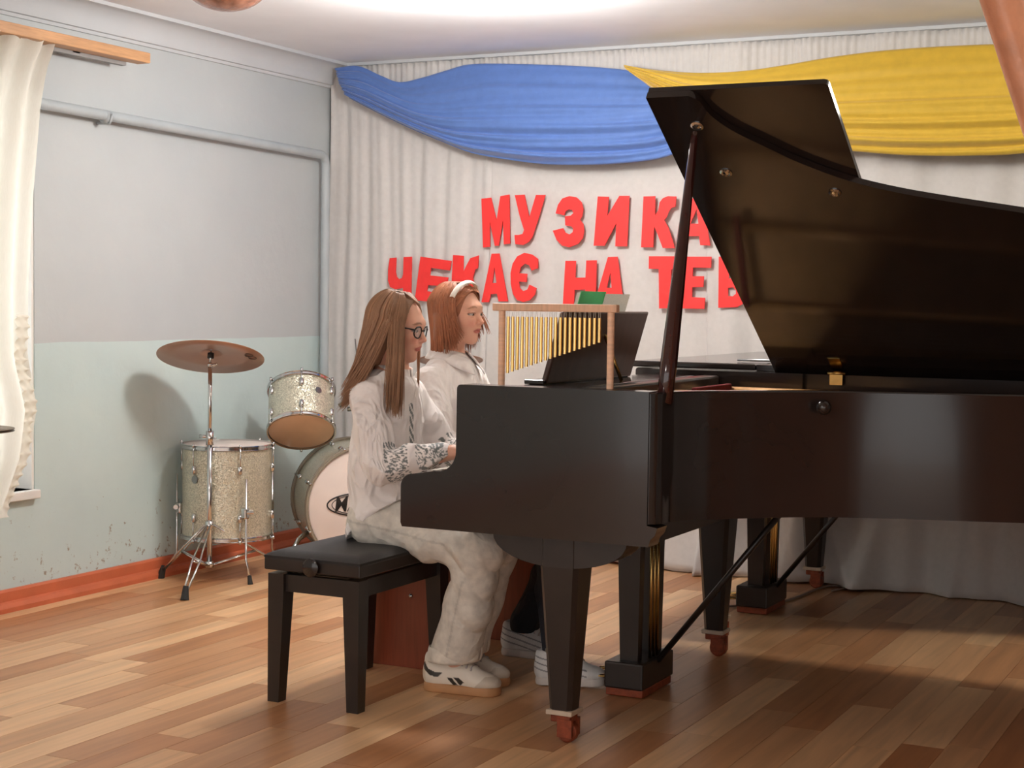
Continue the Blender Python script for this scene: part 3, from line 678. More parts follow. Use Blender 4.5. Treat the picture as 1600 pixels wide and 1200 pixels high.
# ------------------------------------------------------------------ drum kit
def glitter():
    m = bpy.data.materials.new('champagne_sparkle'); m.use_nodes = True
    nt = m.node_tree; N = nt.nodes; L = nt.links; b = N['Principled BSDF']
    tc = N.new('ShaderNodeTexCoord'); vo = N.new('ShaderNodeTexVoronoi'); vo.inputs['Scale'].default_value = 300; L.new(tc.outputs['Object'], vo.inputs['Vector'])
    r = N.new('ShaderNodeValToRGB'); r.color_ramp.elements[0].color = (*lin((168, 165, 146)), 1); r.color_ramp.elements[1].color = (*lin((226, 220, 200)), 1)
    sp = N.new('ShaderNodeSeparateColor'); L.new(vo.outputs['Color'], sp.inputs[0]); L.new(sp.outputs[0], r.inputs[0]); L.new(r.outputs[0], b.inputs['Base Color'])
    b.inputs['Metallic'].default_value = .5; b.inputs['Roughness'].default_value = .36
    b.inputs['Coat Weight'].default_value = .35; b.inputs['Coat Roughness'].default_value = .05
    nm = N.new('ShaderNodeVectorMath'); nm.operation = 'MULTIPLY_ADD'; nm.inputs[1].default_value = (.55, .55, .55); nm.inputs[2].default_value = (-.275, -.275, -.275)
    L.new(vo.outputs['Color'], nm.inputs[0]); ge = N.new('ShaderNodeNewGeometry'); ad = N.new('ShaderNodeVectorMath'); ad.operation = 'ADD'
    L.new(ge.outputs['Normal'], ad.inputs[0]); L.new(nm.outputs[0], ad.inputs[1]); no = N.new('ShaderNodeVectorMath'); no.operation = 'NORMALIZE'
    L.new(ad.outputs[0], no.inputs[0]); L.new(no.outputs[0], b.inputs['Normal'])
    return m
SPARK = glitter()
HEADO = mat('amber_drum_head', (228, 184, 146), .45, var=.06, scale=9)
HEADW = mat('white_drum_head', (224, 210, 202), .5, var=.04, scale=6)
DARKHOOP = mat('grey_brown_hoop', (142, 132, 116), .35, var=.1)
def frame(ax):
    ax = Vector(ax).normalized(); u = ax.orthogonal().normalized(); return ax, u, ax.cross(u)
def ringpt(c, ax, r, a, h, ref):
    ax = Vector(ax).normalized(); u = (Vector(ref)-ax*Vector(ref).dot(ax)).normalized(); w = ax.cross(u)
    return Vector(c)+ax*h+(u*cos(a)+w*sin(a))*r, (u*cos(a)+w*sin(a))
def drum(t, c, ax, r, h, lugs, head_bot, head_top, hoopm, ref, hoop_h=.022, lug_both=True, lug_off=0, wide=.006):
    """c is the centre of the lower head, ax points to the upper head"""
    g = G(); g.lathe(c, ax, [(r-.01, .004), (r, .004), (r, h-.004), (r-.01, h-.004)], 64); sh = build('shell', g, SPARK, t, 'auto')
    for nm, hh, mm, sgn in (('lower', -.002, head_bot, -1), ('upper', h+.002, head_top, 1)):
        g = G(); g.lathe(c, ax, [(0, hh), (r*.97, hh), (r*.99, hh-sgn*.003)], 64); build('drum_head', g, mm, t, True)
        g = G(); z0, z1 = (-hoop_h*.35, hoop_h*.65) if sgn < 0 else (h-hoop_h*.65, h+hoop_h*.35)
        g.lathe(c, ax, [(r+.001, z0), (r+wide, z0), (r+wide+.003, z0+.003), (r+wide, z0+.006), (r+wide, z1-.006), (r+wide+.003, z1-.003), (r+wide, z1), (r+.001, z1), (r+.001, z0)], 64); build('hoop', g, hoopm, t, 'auto')
    for k in range(lugs):
        a = 2*pi*k/lugs+lug_off
        for hh, d in ((h*.24, -1), (h*.76, 1)):
            p, nrm = ringpt(c, ax, r+.006, a, hh, ref); axv = Vector(ax).normalized()
            g = G(); g.tube([p-axv*.020, p-axv*.012, p+axv*.012, p+axv*.020], [.005, .011, .011, .005], 10)
            e = p+axv*d*(h*.24+.006); g.tube([p+nrm*.004, e+nrm*.006], .003, 6); g.tube([e+nrm*.006-axv*.006, e+nrm*.006+axv*.009], .006, 8)
            build('lug', g, CHROME, t, True)
    return sh
# floor tom
fc = Vector((-4.315, 5.815, .178))
t = thing('floor_tom', 'large champagne sparkle floor tom standing on three chrome legs by the wall', 'drum', (fc.x, fc.y, 0), 'drums of the kit')
drum(t, fc, (0, 0, 1), .196, .405, 6, HEADO, HEADW, CHROME, (cos(radians(-62)), sin(radians(-62)), 0), lug_off=.42)
for a in (radians(-32), radians(208), radians(62)):
    d = Vector((cos(a), sin(a), 0)); p = fc+d*.222; p.z = 0
    g = G(); g.tube([p+Vector((0, 0, .45)), p+Vector((0, 0, .10)), p+d*.045+Vector((0, 0, .03))], .0048, 8); lgx = build('leg', g, CHROME, t, True)
    g = G(); g.tube([p+d*.04+Vector((0, 0, .036)), p+d*.052+Vector((0, 0, .0))], [.009, .012], 10); build('rubber_foot', g, RUBBER, lgx)
    g = G(); g.box((p.x-d.x*.012-.016, p.y-d.y*.012-.016, .275), (p.x-d.x*.012+.016, p.y-d.y*.012+.016, .325), .008); g.tube([p+Vector((0, 0, .305)), p+Vector((d.y*-.03, d.x*.03, .305))], [.008, .011], 8); build('leg_bracket', g, CHROME, lgx)
bp, bn = ringpt(fc, (0, 0, 1), .1965, radians(-98), .265, (1, 0, 0))
g = G(); g.lathe(bp, bn, [(0, .001), (.018, .001), (.018, .003), (.015, .0036), (0, .0036)], 24); build('badge', g, STEEL, t, 'auto')
# bass drum
fcn, rcn = Vector((-3.845, 6.235, .292)), Vector((-4.135, 6.545, .292))
bax = (fcn-rcn).normalized(); bl = (fcn-rcn).length
t = thing('bass_drum', 'large bass drum with an oval logo on its white front head', 'drum', (rcn.x, rcn.y, 0), 'drums of the kit')
drum(t, rcn, bax, .272, bl, 8, HEADW, HEADW, DARKHOOP, (0, 0, 1), hoop_h=.04, lug_off=.39, wide=.009)
# logo
u_ = Vector((0, 0, 1)).cross(bax).normalized(); w_ = Vector((0, 0, 1))
dark = mat('black_print', (30, 27, 26), .5)
lc = fcn+bax*.004+u_*-.03
g = G()
for rr, hw in ((1., .0035), (.86, .0018)):
    ring = [lc+u_*(cos(a)*.155*rr)+w_*(sin(a)*.052*rr+.012) for a in [2*pi*i/48 for i in range(49)]]
    g.tube(ring, hw, 5, cap=False)
build('logo_oval', g, dark, t)
tx = bpy.data.curves.new('logo', 'FONT'); tx.body = 'MAPEX'; tx.size = .098; tx.align_x = 'CENTER'; tx.align_y = 'CENTER'; tx.extrude = .0012; tx.shear = .15; tx.offset = .0008
to = bpy.data.objects.new('logo', tx); COL.objects.link(to); bpy.context.view_layer.update()
me = bpy.data.meshes.new_from_object(to.evaluated_get(bpy.context.evaluated_depsgraph_get())); bpy.data.objects.remove(to)
Mx = Matrix((u_, w_, bax)).transposed().to_4x4(); Mx.translation = lc+w_*.012-Vector((rcn.x, rcn.y, 0))
me.transform(Mx @ Matrix.Diagonal((.8, 1, 1, 1))); me.materials.clear(); me.materials.append(dark); lo = bpy.data.objects.new('logo_lettering', me); COL.objects.link(lo); lo.parent = t
lo['label'] = 'black lettering inside the oval'
# spurs and tom mount
for s in (-1, 1):
    p, nr = ringpt(rcn, bax, .275, s*radians(118), bl*.62, (0, 0, 1))
    g = G(); g.tube([p, p+nr*.06+bax*.05, Vector((p.x+nr.x*.16+bax.x*.14, p.y+nr.y*.16+bax.y*.14, .006))], [.014, .011, .008], 8); build('spur', g, CHROME, t, True)
rtc = Vector((-4.225, 6.262, .716))
tp = (fcn+rcn)/2+Vector((0, 0, .27))
g = G(); g.tube([tp, tp+Vector((0, 0, .24))], .013, 10); g.tube([tp+Vector((0, 0, .24)), rtc+Vector((.15, .09, .02))], .011, 10); g.sphere(tp+Vector((0, 0, .24)), .026, 14); g.tube([tp+Vector((0, 0, .16)), tp+Vector((-.05, -.02, .16))], [.008, .012], 8); build('tom_mount', g, CHROME, t, True)
g = G(); g.tube([tp+Vector((-.075, .2, -.08)), Vector((-4.118, 6.553, 1.045))], .003, 6); build('thin_rod', g, STEEL, t, True)
# rack tom, tilted so that its lower head faces the hall
away = Vector((-.56, .828, 0)); tilt_ = radians(36)
rax = (Vector((0, 0, 1))*cos(tilt_)+away*sin(tilt_)).normalized()
t = thing('rack_tom', 'tilted sparkle rack tom showing its amber lower head', 'drum', (rtc.x, rtc.y, rtc.z), 'drums of the kit')
drum(t, rtc-rax*.115, rax, .152, .225, 6, HEADO, HEADW, CHROME, tuple(-away), lug_off=0)
bp, bn = ringpt(rtc-rax*.115, rax, .1525, radians(30), .14, tuple(-away))
g = G(); g.lathe(bp, bn, [(0, .001), (.016, .001), (.016, .003), (0, .0036)], 24); build('badge', g, STEEL, t, 'auto')

# cymbals
CYM = mat('bronze_cymbal', (180, 140, 120), .34, .45, var=.12, scale=5, bump=.02)
def cymbal_profile(r): return [(.006, .016), (.03, .016), (.048, .004), (.055, .002), (r*.6, -.006), (r, -.017), (r, -.0185), (r*.6, -.0075), (.055, .0005), (.047, .002), (.03, .0145), (.006, .0145), (.006, .016)]
sb = Vector((-4.252, 5.605, 0))
t = thing('cymbal_stand', 'chrome tripod cymbal stand in front of the floor tom', 'stand', tuple(sb))
top = Vector((sb.x, sb.y, .945))
g = G(); g.tube([sb+Vector((0, 0, .075)), sb+Vector((0, 0, .62))], .0115, 12); build('lower_tube', g, CHROME, t, True)
g = G(); g.tube([sb+Vector((0, 0, .6)), top], .0085, 12); build('upper_tube', g, CHROME, t, True)
g = G(); g.tube([sb+Vector((0, 0, .60)), sb+Vector((0, 0, .66))], .017, 12); g.tube([sb+Vector((0, 0, .635)), sb+Vector((-.04, -.02, .637))], [.006, .009], 8); build('clamp', g, CHROME, t, True)
for z0_, z1_, r_ in ((.235, .27, .019), (.07, .095, .018)):
    g = G(); g.tube([sb+Vector((0, 0, z0_)), sb+Vector((0, 0, z1_))], r_, 12); build('collar', g, CHROME, t, True)
for ft in (Vector((-4.505, 5.60, 0)), Vector((-4.10, 5.245, 0)), Vector((-4.05, 5.92, 0))):
    d = (ft-sb); d.z = 0; dn = d.normalized(); side = Vector((-dn.y, dn.x, 0))*.011
    hubp = sb+dn*.02+Vector((0, 0, .252)); fp = ft+Vector((0, 0, .03)); mid = hubp.lerp(fp, .55)
    g = G()
    for s in (-1, 1):
        g.tube([hubp+side*s*.6, mid+side*s*1.5, fp+side*s*.6], .0045, 7); g.tube([sb+dn*.018+Vector((0, 0, .08))+side*s*.6, mid+side*s*.8], .004, 7)
    lgx = build('leg', g, CHROME, t, True)
    g = G(); g.tube([ft+Vector((0, 0, .055))-dn*.01, ft+Vector((0, 0, .0))+dn*.008], [.011, .018], 12); build('rubber_foot', g, RUBBER, lgx)
cyax = (Vector((0, 0, 1))*cos(radians(20))+Vector((-.46, .888, 0))*sin(radians(20))*1).normalized()
g = G(); g.tube([top, top+cyax*.085], .004, 8); g.tube([top-Vector((.0, 0, .006)), top+Vector((.028, .014, .004))], [.008, .006], 8); g.sphere(top, .012, 12); build('tilter', g, CHROME, t, True)
g = G(); g.tube([top+cyax*.03, top+cyax*.052], .014, 14); build('felt', g, RUBBER, t, True)
cc = top+cyax*.052
t = thing('crash_cymbal', 'large bronze crash cymbal tilted on its stand by the teal wall', 'cymbal', tuple(cc))
g = G(); g.lathe(cc, cyax, cymbal_profile(.229), 72); build('plate', g, CYM, t, True)
g = G()
pc, _ = ringpt(cc, cyax, .172, 0, -.0125, (.894, .447, 0)); uu = (Vector((.894, .447, 0))-cyax*Vector((.894, .447, 0)).dot(cyax)).normalized(); ww = cyax.cross(uu)
for o_ in (-.018, .018): g.tube([pc-cyax*.001+uu*(cos(a)*.017+o_*.3)+ww*(sin(a)*.017+o_) for a in [2*pi*i/24 for i in range(25)]], .0032, 4, cap=False)
build('printed_logo', g, mat('cymbal_print', (90, 66, 54), .5), t)
# hi-hat at the left edge of the frame
hc = Vector((-4.10, 4.03, .775))
t = thing('hi_hat', 'hi-hat cymbal pair reaching in at the left picture edge', 'hi-hat', (hc.x, hc.y, 0))
for s, nm in ((1, 'top_cymbal'), (-1, 'bottom_cymbal')):
    g = G(); g.lathe(hc+Vector((0, 0, .002*s+.012*s)), (0, 0, s), [(r_, h_) for r_, h_ in cymbal_profile(.178)], 56); build(nm, g, mat('dark_bronze', (120, 104, 84), .35, .8, var=.1), t, True)
g = G(); g.tube([hc-Vector((0, 0, .768-.03)), hc+Vector((0, 0, .12))], .007, 10); build('rod', g, CHROME, t, True)
for k in range(3):
    a = radians(60+120*k); g = G(); g.tube([(hc.x, hc.y, .28), (hc.x+cos(a)*.10, hc.y+sin(a)*.10, .006)], .009, 8); build('leg', g, CHROME, t, True)
# ride cymbal behind the pianists
rb = Vector((-3.835, 6.60, 0)); rz = hit(704, 557, 1, 6.6).z; rx = hit(704, 557, 1, 6.6).x
rc = Vector((rx, 6.6, rz))
t = thing('ride_cymbal_stand', 'cymbal on a stand half hidden behind the two pianists', 'cymbal', (rc.x, rc.y, 0))
g = G(); g.lathe(rc, (-.12, .2, 1), cymbal_profile(.152), 56); build('plate', g, CYM, t, True)
g = G(); g.tube([(rc.x, rc.y, .06), (rc.x, rc.y, rc.z+.03)], .009, 10); build('tube', g, CHROME, t, True)
for k in range(3):
    a = radians(200+120*k); g = G(); g.tube([(rc.x, rc.y, .3), (rc.x+cos(a)*.25, rc.y+sin(a)*.25, .006)], .009, 8); build('leg', g, CHROME, t, True)
# cable on the floor by the closed piano
g = G(); cp_ = [hit(1110, 951, 2, .006), hit(1130, 948, 2, .006), hit(1160, 946, 2, .006), hit(1195, 946, 2, .006), hit(1240, 935, 2, .006), hit(1275, 921, 2, .006), hit(1300, 915, 2, .006), hit(1320, 918, 2, .006), hit(1300, 923, 2, .006)]
g.tube(catmull([tuple(p) for p in cp_], 6), .005, 6); tag(build('power_cable', g, mat('pale_cable', (150, 130, 118), .5), None, True, loc=tuple(cp_[4])), 'thin pale cable trailing over the floor below the closed piano', 'cable')

# ------------------------------------------------------------------ signed-distance modelling for figures and clothes
def axis(*segs):
    out = []
    for a, b, h in segs:
        n = max(1, int(round((b-a)/h))); out += [a+(b-a)*i/n for i in range(n)]
    out.append(segs[-1][1]); return np.array(out, np.float32)
class SDF:
    def __init__(s, ax, ay, az):
        s.a = (ax, ay, az); s.f = np.full((len(ax), len(ay), len(az)), 9., np.float32)
    def _win(s, lo, hi):
        sl = []
        for a, l, h in zip(s.a, lo, hi):
            i0 = max(0, int(np.searchsorted(a, l))-1); i1 = min(len(a), int(np.searchsorted(a, h))+1); sl.append(slice(i0, max(i0+1, i1)))
        X = s.a[0][sl[0]][:, None, None]; Y = s.a[1][sl[1]][None, :, None]; Z = s.a[2][sl[2]][None, None, :]
        return tuple(sl), X, Y, Z
    def _mix(s, sl, d, k, op):
        a = s.f[sl]
        if op == 'sub':
            d = -d; h = np.clip(.5-.5*(d-a)/k, 0, 1) if k else (a > d)*1.
            s.f[sl] = (d*(1-h)+a*h+k*h*(1-h)).astype(np.float32)
        else:
            h = np.clip(.5+.5*(a-d)/k, 0, 1) if k else (d < a)*1.
            s.f[sl] = (a*(1-h)+d*h-k*h*(1-h)).astype(np.float32)
    def cone(s, a, b, ra, rb, k=.015, op='add', flat=None, disp=None):
        a = np.array(a, np.float32); b = np.array(b, np.float32); R = max(ra, rb)+k*2+.015
        sl, X, Y, Z = s._win(np.minimum(a, b)-R, np.maximum(a, b)+R)
        px, py, pz = X-a[0], Y-a[1], Z-a[2]; ba = b-a
        t = np.clip((px*ba[0]+py*ba[1]+pz*ba[2])/max(1e-9, float(ba@ba)), 0, 1)
        dx, dy, dz = px-t*ba[0], py-t*ba[1], pz-t*ba[2]
        if flat is not None:
            n, sc = flat; q = (dx*n[0]+dy*n[1]+dz*n[2])*(1/sc-1); dx = dx+q*n[0]; dy = dy+q*n[1]; dz = dz+q*n[2]
        d = np.sqrt(dx*dx+dy*dy+dz*dz)-(ra+(rb-ra)*t)
        if disp is not None: d = d+disp(X, Y, Z, t)
        s._mix(sl, d, k, op); return s
    def chain(s, pts, rs, k=.015, **kw):
        for i in range(len(pts)-1): s.cone(pts[i], pts[i+1], rs[i], rs[i+1], k, **kw)
        return s
    def ell(s, c, r, k=.015, op='add', rot=None):
        c = np.array(c, np.float32); R = max(r)+k*2+.015
        sl, X, Y, Z = s._win(c-R, c+R); p = [X-c[0], Y-c[1], Z-c[2]]
        if rot is not None: p = [p[0]*rot[0][i]+p[1]*rot[1][i]+p[2]*rot[2][i] for i in range(3)]
        q = [p[i]/r[i] for i in range(3)]; k0 = np.sqrt(q[0]**2+q[1]**2+q[2]**2)
        k1 = np.sqrt((q[0]/r[0])**2+(q[1]/r[1])**2+(q[2]/r[2])**2)+1e-6
        s._mix(sl, k0*(k0-1)/k1, k, op); return s
    def displace(s, fn):
        X = s.a[0][:, None, None]; Y = s.a[1][None, :, None]; Z = s.a[2][None, None, :]
        m = np.abs(s.f) < .03
        i, j, k = np.nonzero(m); s.f[m] += fn(s.a[0][i], s.a[1][j], s.a[2][k]).astype(np.float32); return s
    def cut(s, n, d):
        """keep the side n.p < d"""
        X = s.a[0][:, None, None]; Y = s.a[1][None, :, None]; Z = s.a[2][None, None, :]
        s.f = np.maximum(s.f, (X*n[0]+Y*n[1]+Z*n[2]-d).astype(np.float32)); return s
    def mesh(s):
        f = s.f; ax, ay, az = s.a; neg = f < 0; n8 = neg.astype(np.uint8)
        c = sum(n8[i:f.shape[0]-1+i, j:f.shape[1]-1+j, k:f.shape[2]-1+k] for i in (0, 1) for j in (0, 1) for k in (0, 1))
        act = (c > 0) & (c < 8); I, J, K = np.nonzero(act); vid = np.full(act.shape, -1, np.int64); vid[act] = np.arange(len(I))
        acc = np.zeros((len(I), 3)); cnt = np.zeros(len(I))
        for axs in range(3):
            for u in (0, 1):
                for v in (0, 1):
                    o = [0, 0, 0]; o[(axs+1) % 3] = u; o[(axs+2) % 3] = v; o2 = list(o); o2[axs] = 1
                    fa = f[I+o[0], J+o[1], K+o[2]]; fb = f[I+o2[0], J+o2[1], K+o2[2]]; cr = (fa < 0) != (fb < 0)
                    t = np.where(cr, fa/np.where(cr, fa-fb, 1), 0)
                    A = np.stack([ax[I+o[0]], ay[J+o[1]], az[K+o[2]]], 1); B = np.stack([ax[I+o2[0]], ay[J+o2[1]], az[K+o2[2]]], 1)
                    acc += np.where(cr[:, None], A+(B-A)*t[:, None], 0); cnt += cr
        V = acc/np.maximum(cnt, 1)[:, None]; Q = []
        for axs in range(3):
            sh = [slice(None)]*3; s1 = list(sh); s0 = list(sh); s0[axs] = slice(0, -1); s1[axs] = slice(1, None)
            d = neg[tuple(s0)] != neg[tuple(s1)]; idx = list(np.nonzero(d)); b, cax = (axs+1) % 3, (axs+2) % 3
            ok = (idx[b] > 0) & (idx[cax] > 0) & (idx[b] < f.shape[b]-1) & (idx[cax] < f.shape[cax]-1); idx = [q[ok] for q in idx]
            def cell(db, dc):
                q = [idx[0].copy(), idx[1].copy(), idx[2].copy()]; q[b] = q[b]+db; q[cax] = q[cax]+dc; return vid[tuple(q)]
            quad = np.stack([cell(-1, -1), cell(0, -1), cell(0, 0), cell(-1, 0)], 1)
            flip = ~neg[tuple(idx)]; quad[flip] = quad[flip][:, ::-1]; Q.append(quad)
        Q = np.concatenate(Q); return V, Q[(Q >= 0).all(1)]
def build_np(name, V, Q, m, parent=None, loc=(0, 0, 0), col=None, attr='Col'):
    off = np.array(origin_of(parent) if parent is not None else loc); V = V-off
    me = bpy.data.meshes.new(name); k = Q.shape[1]
    me.vertices.add(len(V)); me.vertices.foreach_set('co', V.astype(np.float32).ravel())
    me.loops.add(Q.size); me.loops.foreach_set('vertex_index', Q.astype(np.int32).ravel())
    me.polygons.add(len(Q)); me.polygons.foreach_set('loop_start', np.arange(0, Q.size, k, dtype=np.int32))
    me.polygons.foreach_set('use_smooth', np.ones(len(Q), bool)); me.update(calc_edges=True)
    if col is not None:
        ca = me.color_attributes.new(attr, 'FLOAT_COLOR', 'POINT'); ca.data.foreach_set('color', np.concatenate([col, np.ones((len(col), 1))], 1).astype(np.float32).ravel())
    me.materials.append(m); o = bpy.data.objects.new(name, me); COL.objects.link(o)
    if parent is not None: o.parent = parent
    else: o.location = loc
    return o
def smoothstep(a, b, x): t = np.clip((x-a)/(b-a), 0, 1); return t*t*(3-2*t)

SKIN = mat('skin', (255, 255, 255), .48, var=.03, scale=60, vcol='Col', sss=.12, spec=.35)
SHIRT = mat('white_cotton_shirt', (250, 243, 240), .8, var=.02, scale=30, bump=.04, bscale=260, vcol='Col', sheen=.15)
DENIM = mat('pale_grey_denim', (222, 215, 204), .85, var=.14, scale=34, bump=.1, bscale=420, vcol='Col')
NAVY = mat('dark_trousers', (30, 31, 38), .85, var=.1, scale=20, bump=.06, bscale=300, vcol='Col')
def cloth_folds(m, scale, dist, stretch):
    """broad soft creases on top of the fine weave"""
    nt = m.node_tree; N = nt.nodes; L = nt.links; b = N['Principled BSDF']; old = [n for n in N if n.type == 'BUMP'][0]
    tc = [n for n in N if n.type == 'TEX_COORD'][0]; mp = N.new('ShaderNodeMapping'); mp.inputs['Scale'].default_value = stretch; mp.inputs['Rotation'].default_value = (.2, .5, .3)
    L.new(tc.outputs['Object'], mp.inputs[0]); nz = N.new('ShaderNodeTexNoise'); nz.inputs['Scale'].default_value = scale; nz.inputs['Detail'].default_value = 2.5; nz.inputs['Distortion'].default_value = 1.1
    L.new(mp.outputs[0], nz.inputs['Vector']); sb = N.new('ShaderNodeMath'); sb.operation = 'SUBTRACT'; sb.inputs[1].default_value = .5; L.new(nz.outputs['Fac'], sb.inputs[0])
    ab = N.new('ShaderNodeMath'); ab.operation = 'ABSOLUTE'; L.new(sb.outputs[0], ab.inputs[0])
    iv = N.new('ShaderNodeMath'); iv.operation = 'MULTIPLY'; iv.inputs[1].default_value = -4; L.new(ab.outputs[0], iv.inputs[0])
    bp = N.new('ShaderNodeBump'); bp.inputs['Strength'].default_value = .8; bp.inputs['Distance'].default_value = dist
    L.new(iv.outputs[0], bp.inputs['Height']); L.new(old.outputs[0], bp.inputs['Normal']); L.new(bp.outputs[0], b.inputs['Normal'])
cloth_folds(SHIRT, 5.5, .022, (1.3, 1.3, .62)); cloth_folds(DENIM, 6., .007, (1., 1., .8)); cloth_folds(NAVY, 7., .016, (1., 1., .8))
def skin_rgb(c): return np.array(lin(c))

def head_matrix(c, yaw, pitch, roll=0, sc=.9):
    f = np.array([cos(pitch)*cos(yaw), cos(pitch)*sin(yaw), -sin(pitch)]); l = np.array([-sin(yaw), cos(yaw), 0]); u = np.cross(f, l)
    l2 = l*cos(roll)+u*sin(roll); u2 = -l*sin(roll)+u*cos(roll)
    return np.array(c), np.stack([f, l2, u2], 0), sc      # rows: forward, left, up
def H(hm, p): return hm[0]+hm[2]*(p[0]*hm[1][0]+p[1]*hm[1][1]+p[2]*hm[1][2])

def add_head(S, hm, k=1.0):
    R = hm[1]
    def e(c, r, kk, op='add'): S.ell(H(hm, c), [q*hm[2] for q in r], kk*hm[2], op, rot=[[R[i][a] for i in range(3)] for a in range(3)])
    def cn(a, b, ra, rb, kk): S.cone(H(hm, a), H(hm, b), ra*hm[2], rb*hm[2], kk*hm[2])
    e((-.007, 0, .030), (.087, .074, .082), .01)
    e((.030, 0, -.012), (.060, .060, .082), .03)
    e((.032, 0, -.066), (.050, .047, .044), .03)
    e((.068, 0, -.098), (.019, .021, .016), .022)
    e((.000, .044, -.062), (.030, .012, .034), .03); e((.000, -.044, -.062), (.030, .012, .034), .03)   # jaw corners
    for s in (-1, 1):
        e((.054, s*.034, -.026), (.030, .024, .026), .022)
        e((.078, s*.031, .003), (.017, .015, .012), .008, 'sub')
    e((.074, 0, .026), (.020, .046, .016), .022)
    cn((.086, 0, .004), (.1075, 0, -.027), .0062, .0090, .012)
    for s in (-1, 1): e((.0965, s*.0095, -.033), (.009, .0068, .0062), .006)
    e((.086, 0, -.050), (.010, .024, .012), .014)
    e((.0905, 0, -.0570), (.0068, .019, .0042), .004); e((.0892, 0, -.0660), (.0068, .016, .0048), .004)
    e((.1015, 0, -.0613), (.012, .021, .0009), .002, 'sub')
    for s in (-1, 1):
        e((-.004, s*.074, -.004), (.017, .008, .029), .006); e((.0, s*.083, .0), (.008, .006, .016), .005, 'sub')
        # lids
        e((.0800, s*.031, .0086), (.0125, .0165, .0056), .004); e((.0785, s*.031, -.0058), (.012, .015, .0044), .004)
def head_colors(V, hm, base, lip, brow, base_col):
    L = (V-hm[0])@hm[1].T/hm[2]; x, y, z = L[:, 0], L[:, 1], L[:, 2]
    C = np.tile(base_col, (len(V), 1)); front = smoothstep(.04, .07, x)
    def blend(m, c):
        nonlocal C; C = C*(1-m[:, None])+np.array(lin(c))*m[:, None]
    ay = np.abs(y)
    blend(.45*np.exp(-(((ay-.036)/.02)**2+((z+.032)/.018)**2))*front, (222, 130, 112))
    blend(.35*np.exp(-((y/.014)**2+((z+.034)/.012)**2))*front, (214, 132, 114))
    blend(.85*smoothstep(1.05, .8, (y/.0225)**2+((z+.0615)/.0105)**2)*front, lip)
    by = .030-.004*((ay-.03)/.015)**2
    blend(.75*smoothstep(1.1, .6, ((ay-.034)/.019)**2+((z-by)/.0042)**2)*front, brow)
    blend(.5*smoothstep(1.1, .5, ((ay-.032)/.0165)**2+((z-.006)/.0042)**2)*front, (110, 70, 58))
    return C
def eyes(hm, parent, iris):
    for s in (-1, 1):
        c = H(hm, (.0775, s*.031, .0015)); g = G(); g.sphere((0, 0, 0), .0122*hm[2], 24); V = np.array(g.v)
        look = np.array([1, 0, -.12]); look = look/np.linalg.norm(look)
        # sphere in head axes
        d = (V/np.linalg.norm(V, axis=1, keepdims=True))@look
        C = np.where(d[:, None] > .985, np.array(lin((14, 12, 12))), np.where(d[:, None] > .86, np.array(lin(iris)), np.array(lin((196, 180, 172)))))
        Wd = c+V@hm[1]; Q = np.array([f for f in g.f])
        build_np('eye', Wd, Q, mat('eyeball', (255, 255, 255), .08, var=.01, vcol='Col'), parent, col=C)

def add_hand(S, wrist, kn, side, z_key):
    """palm from wrist to knuckles kn, five bent fingers ending on the keys; side=+1 thumb towards +Y"""
    w = np.array(wrist); kn = np.array(kn); fw = kn-w; fw[2] = 0; fw /= np.linalg.norm(fw); lt = np.array([-fw[1], fw[0], 0])*side
    S.cone(w, (w+kn)/2, .021, .020, .012, flat=((0, 0, 1), .72)); 
    for i, (o, ln, r) in enumerate(((.026, .92, .0082), (.009, 1.02, .0086), (-.009, .98, .0083), (-.026, .80, .0074))):
        k0 = kn+lt*o+np.array([0, 0, -.003*abs(i-1.2)])
        S.cone(w+lt*o*.5, k0, .0135, .0105, .012)
        p1 = k0+fw*.036*ln+np.array([0, 0, .006]); p2 = p1+fw*.020*ln+np.array([0, 0, -.016]); p3 = p2+fw*.008*ln; p3[2] = z_key+.007
        S.chain([k0, p1, p2, p3], [r+.0015, r, r-.0006, r-.0014], .004)
    t0 = w+fw*.018+lt*.018; t1 = t0+fw*.026+lt*.024+np.array([0, 0, -.006]); t2 = t1+fw*.028+lt*.006; t2[2] = z_key+.010
    S.chain([w+fw*.01, t0, t1, t2], [.016, .0135, .0098, .0080], .008)

def strands(name, paths, rad, m, parent, n=3):
    Vs = []; Fs = []; o = 0
    for P, r0 in paths:
        P = np.array(P); T = np.gradient(P, axis=0); T /= np.linalg.norm(T, axis=1, keepdims=True)+1e-9
        up = np.tile(np.array([.31, .95, .05]), (len(P), 1)); A = np.cross(T, up); A /= np.linalg.norm(A, axis=1, keepdims=True)+1e-9; B = np.cross(T, A)
        t = np.linspace(0, 1, len(P)); r = rad*r0*(.75+.5*np.minimum(1, t*4))*(1-.82*t**5)
        ring = [P+A*(r*cos(2*pi*k/n))[:, None]+B*(r*sin(2*pi*k/n))[:, None] for k in range(n)]
        V = np.stack(ring, 1).reshape(-1, 3); m_ = len(P)
        i = np.arange(m_-1)[:, None]; k = np.arange(n)[None, :]; k2 = (k+1) % n
        F = np.stack([i*n+k, i*n+k2, (i+1)*n+k2, (i+1)*n+k], -1).reshape(-1, 4)+o; Vs.append(V); Fs.append(F); o += len(V)
    col = None
    V = np.concatenate(Vs); tone = np.concatenate([np.full(len(v), rng.uniform(.78, 1.16)) for v in Vs])
    return build_np(name, V, np.concatenate(Fs), m, parent, col=np.stack([tone, tone, tone], 1))
def hair_mat(name, rgb): return mat(name, rgb, .46, var=.1, scale=30, vcol='Col', spec=.35)

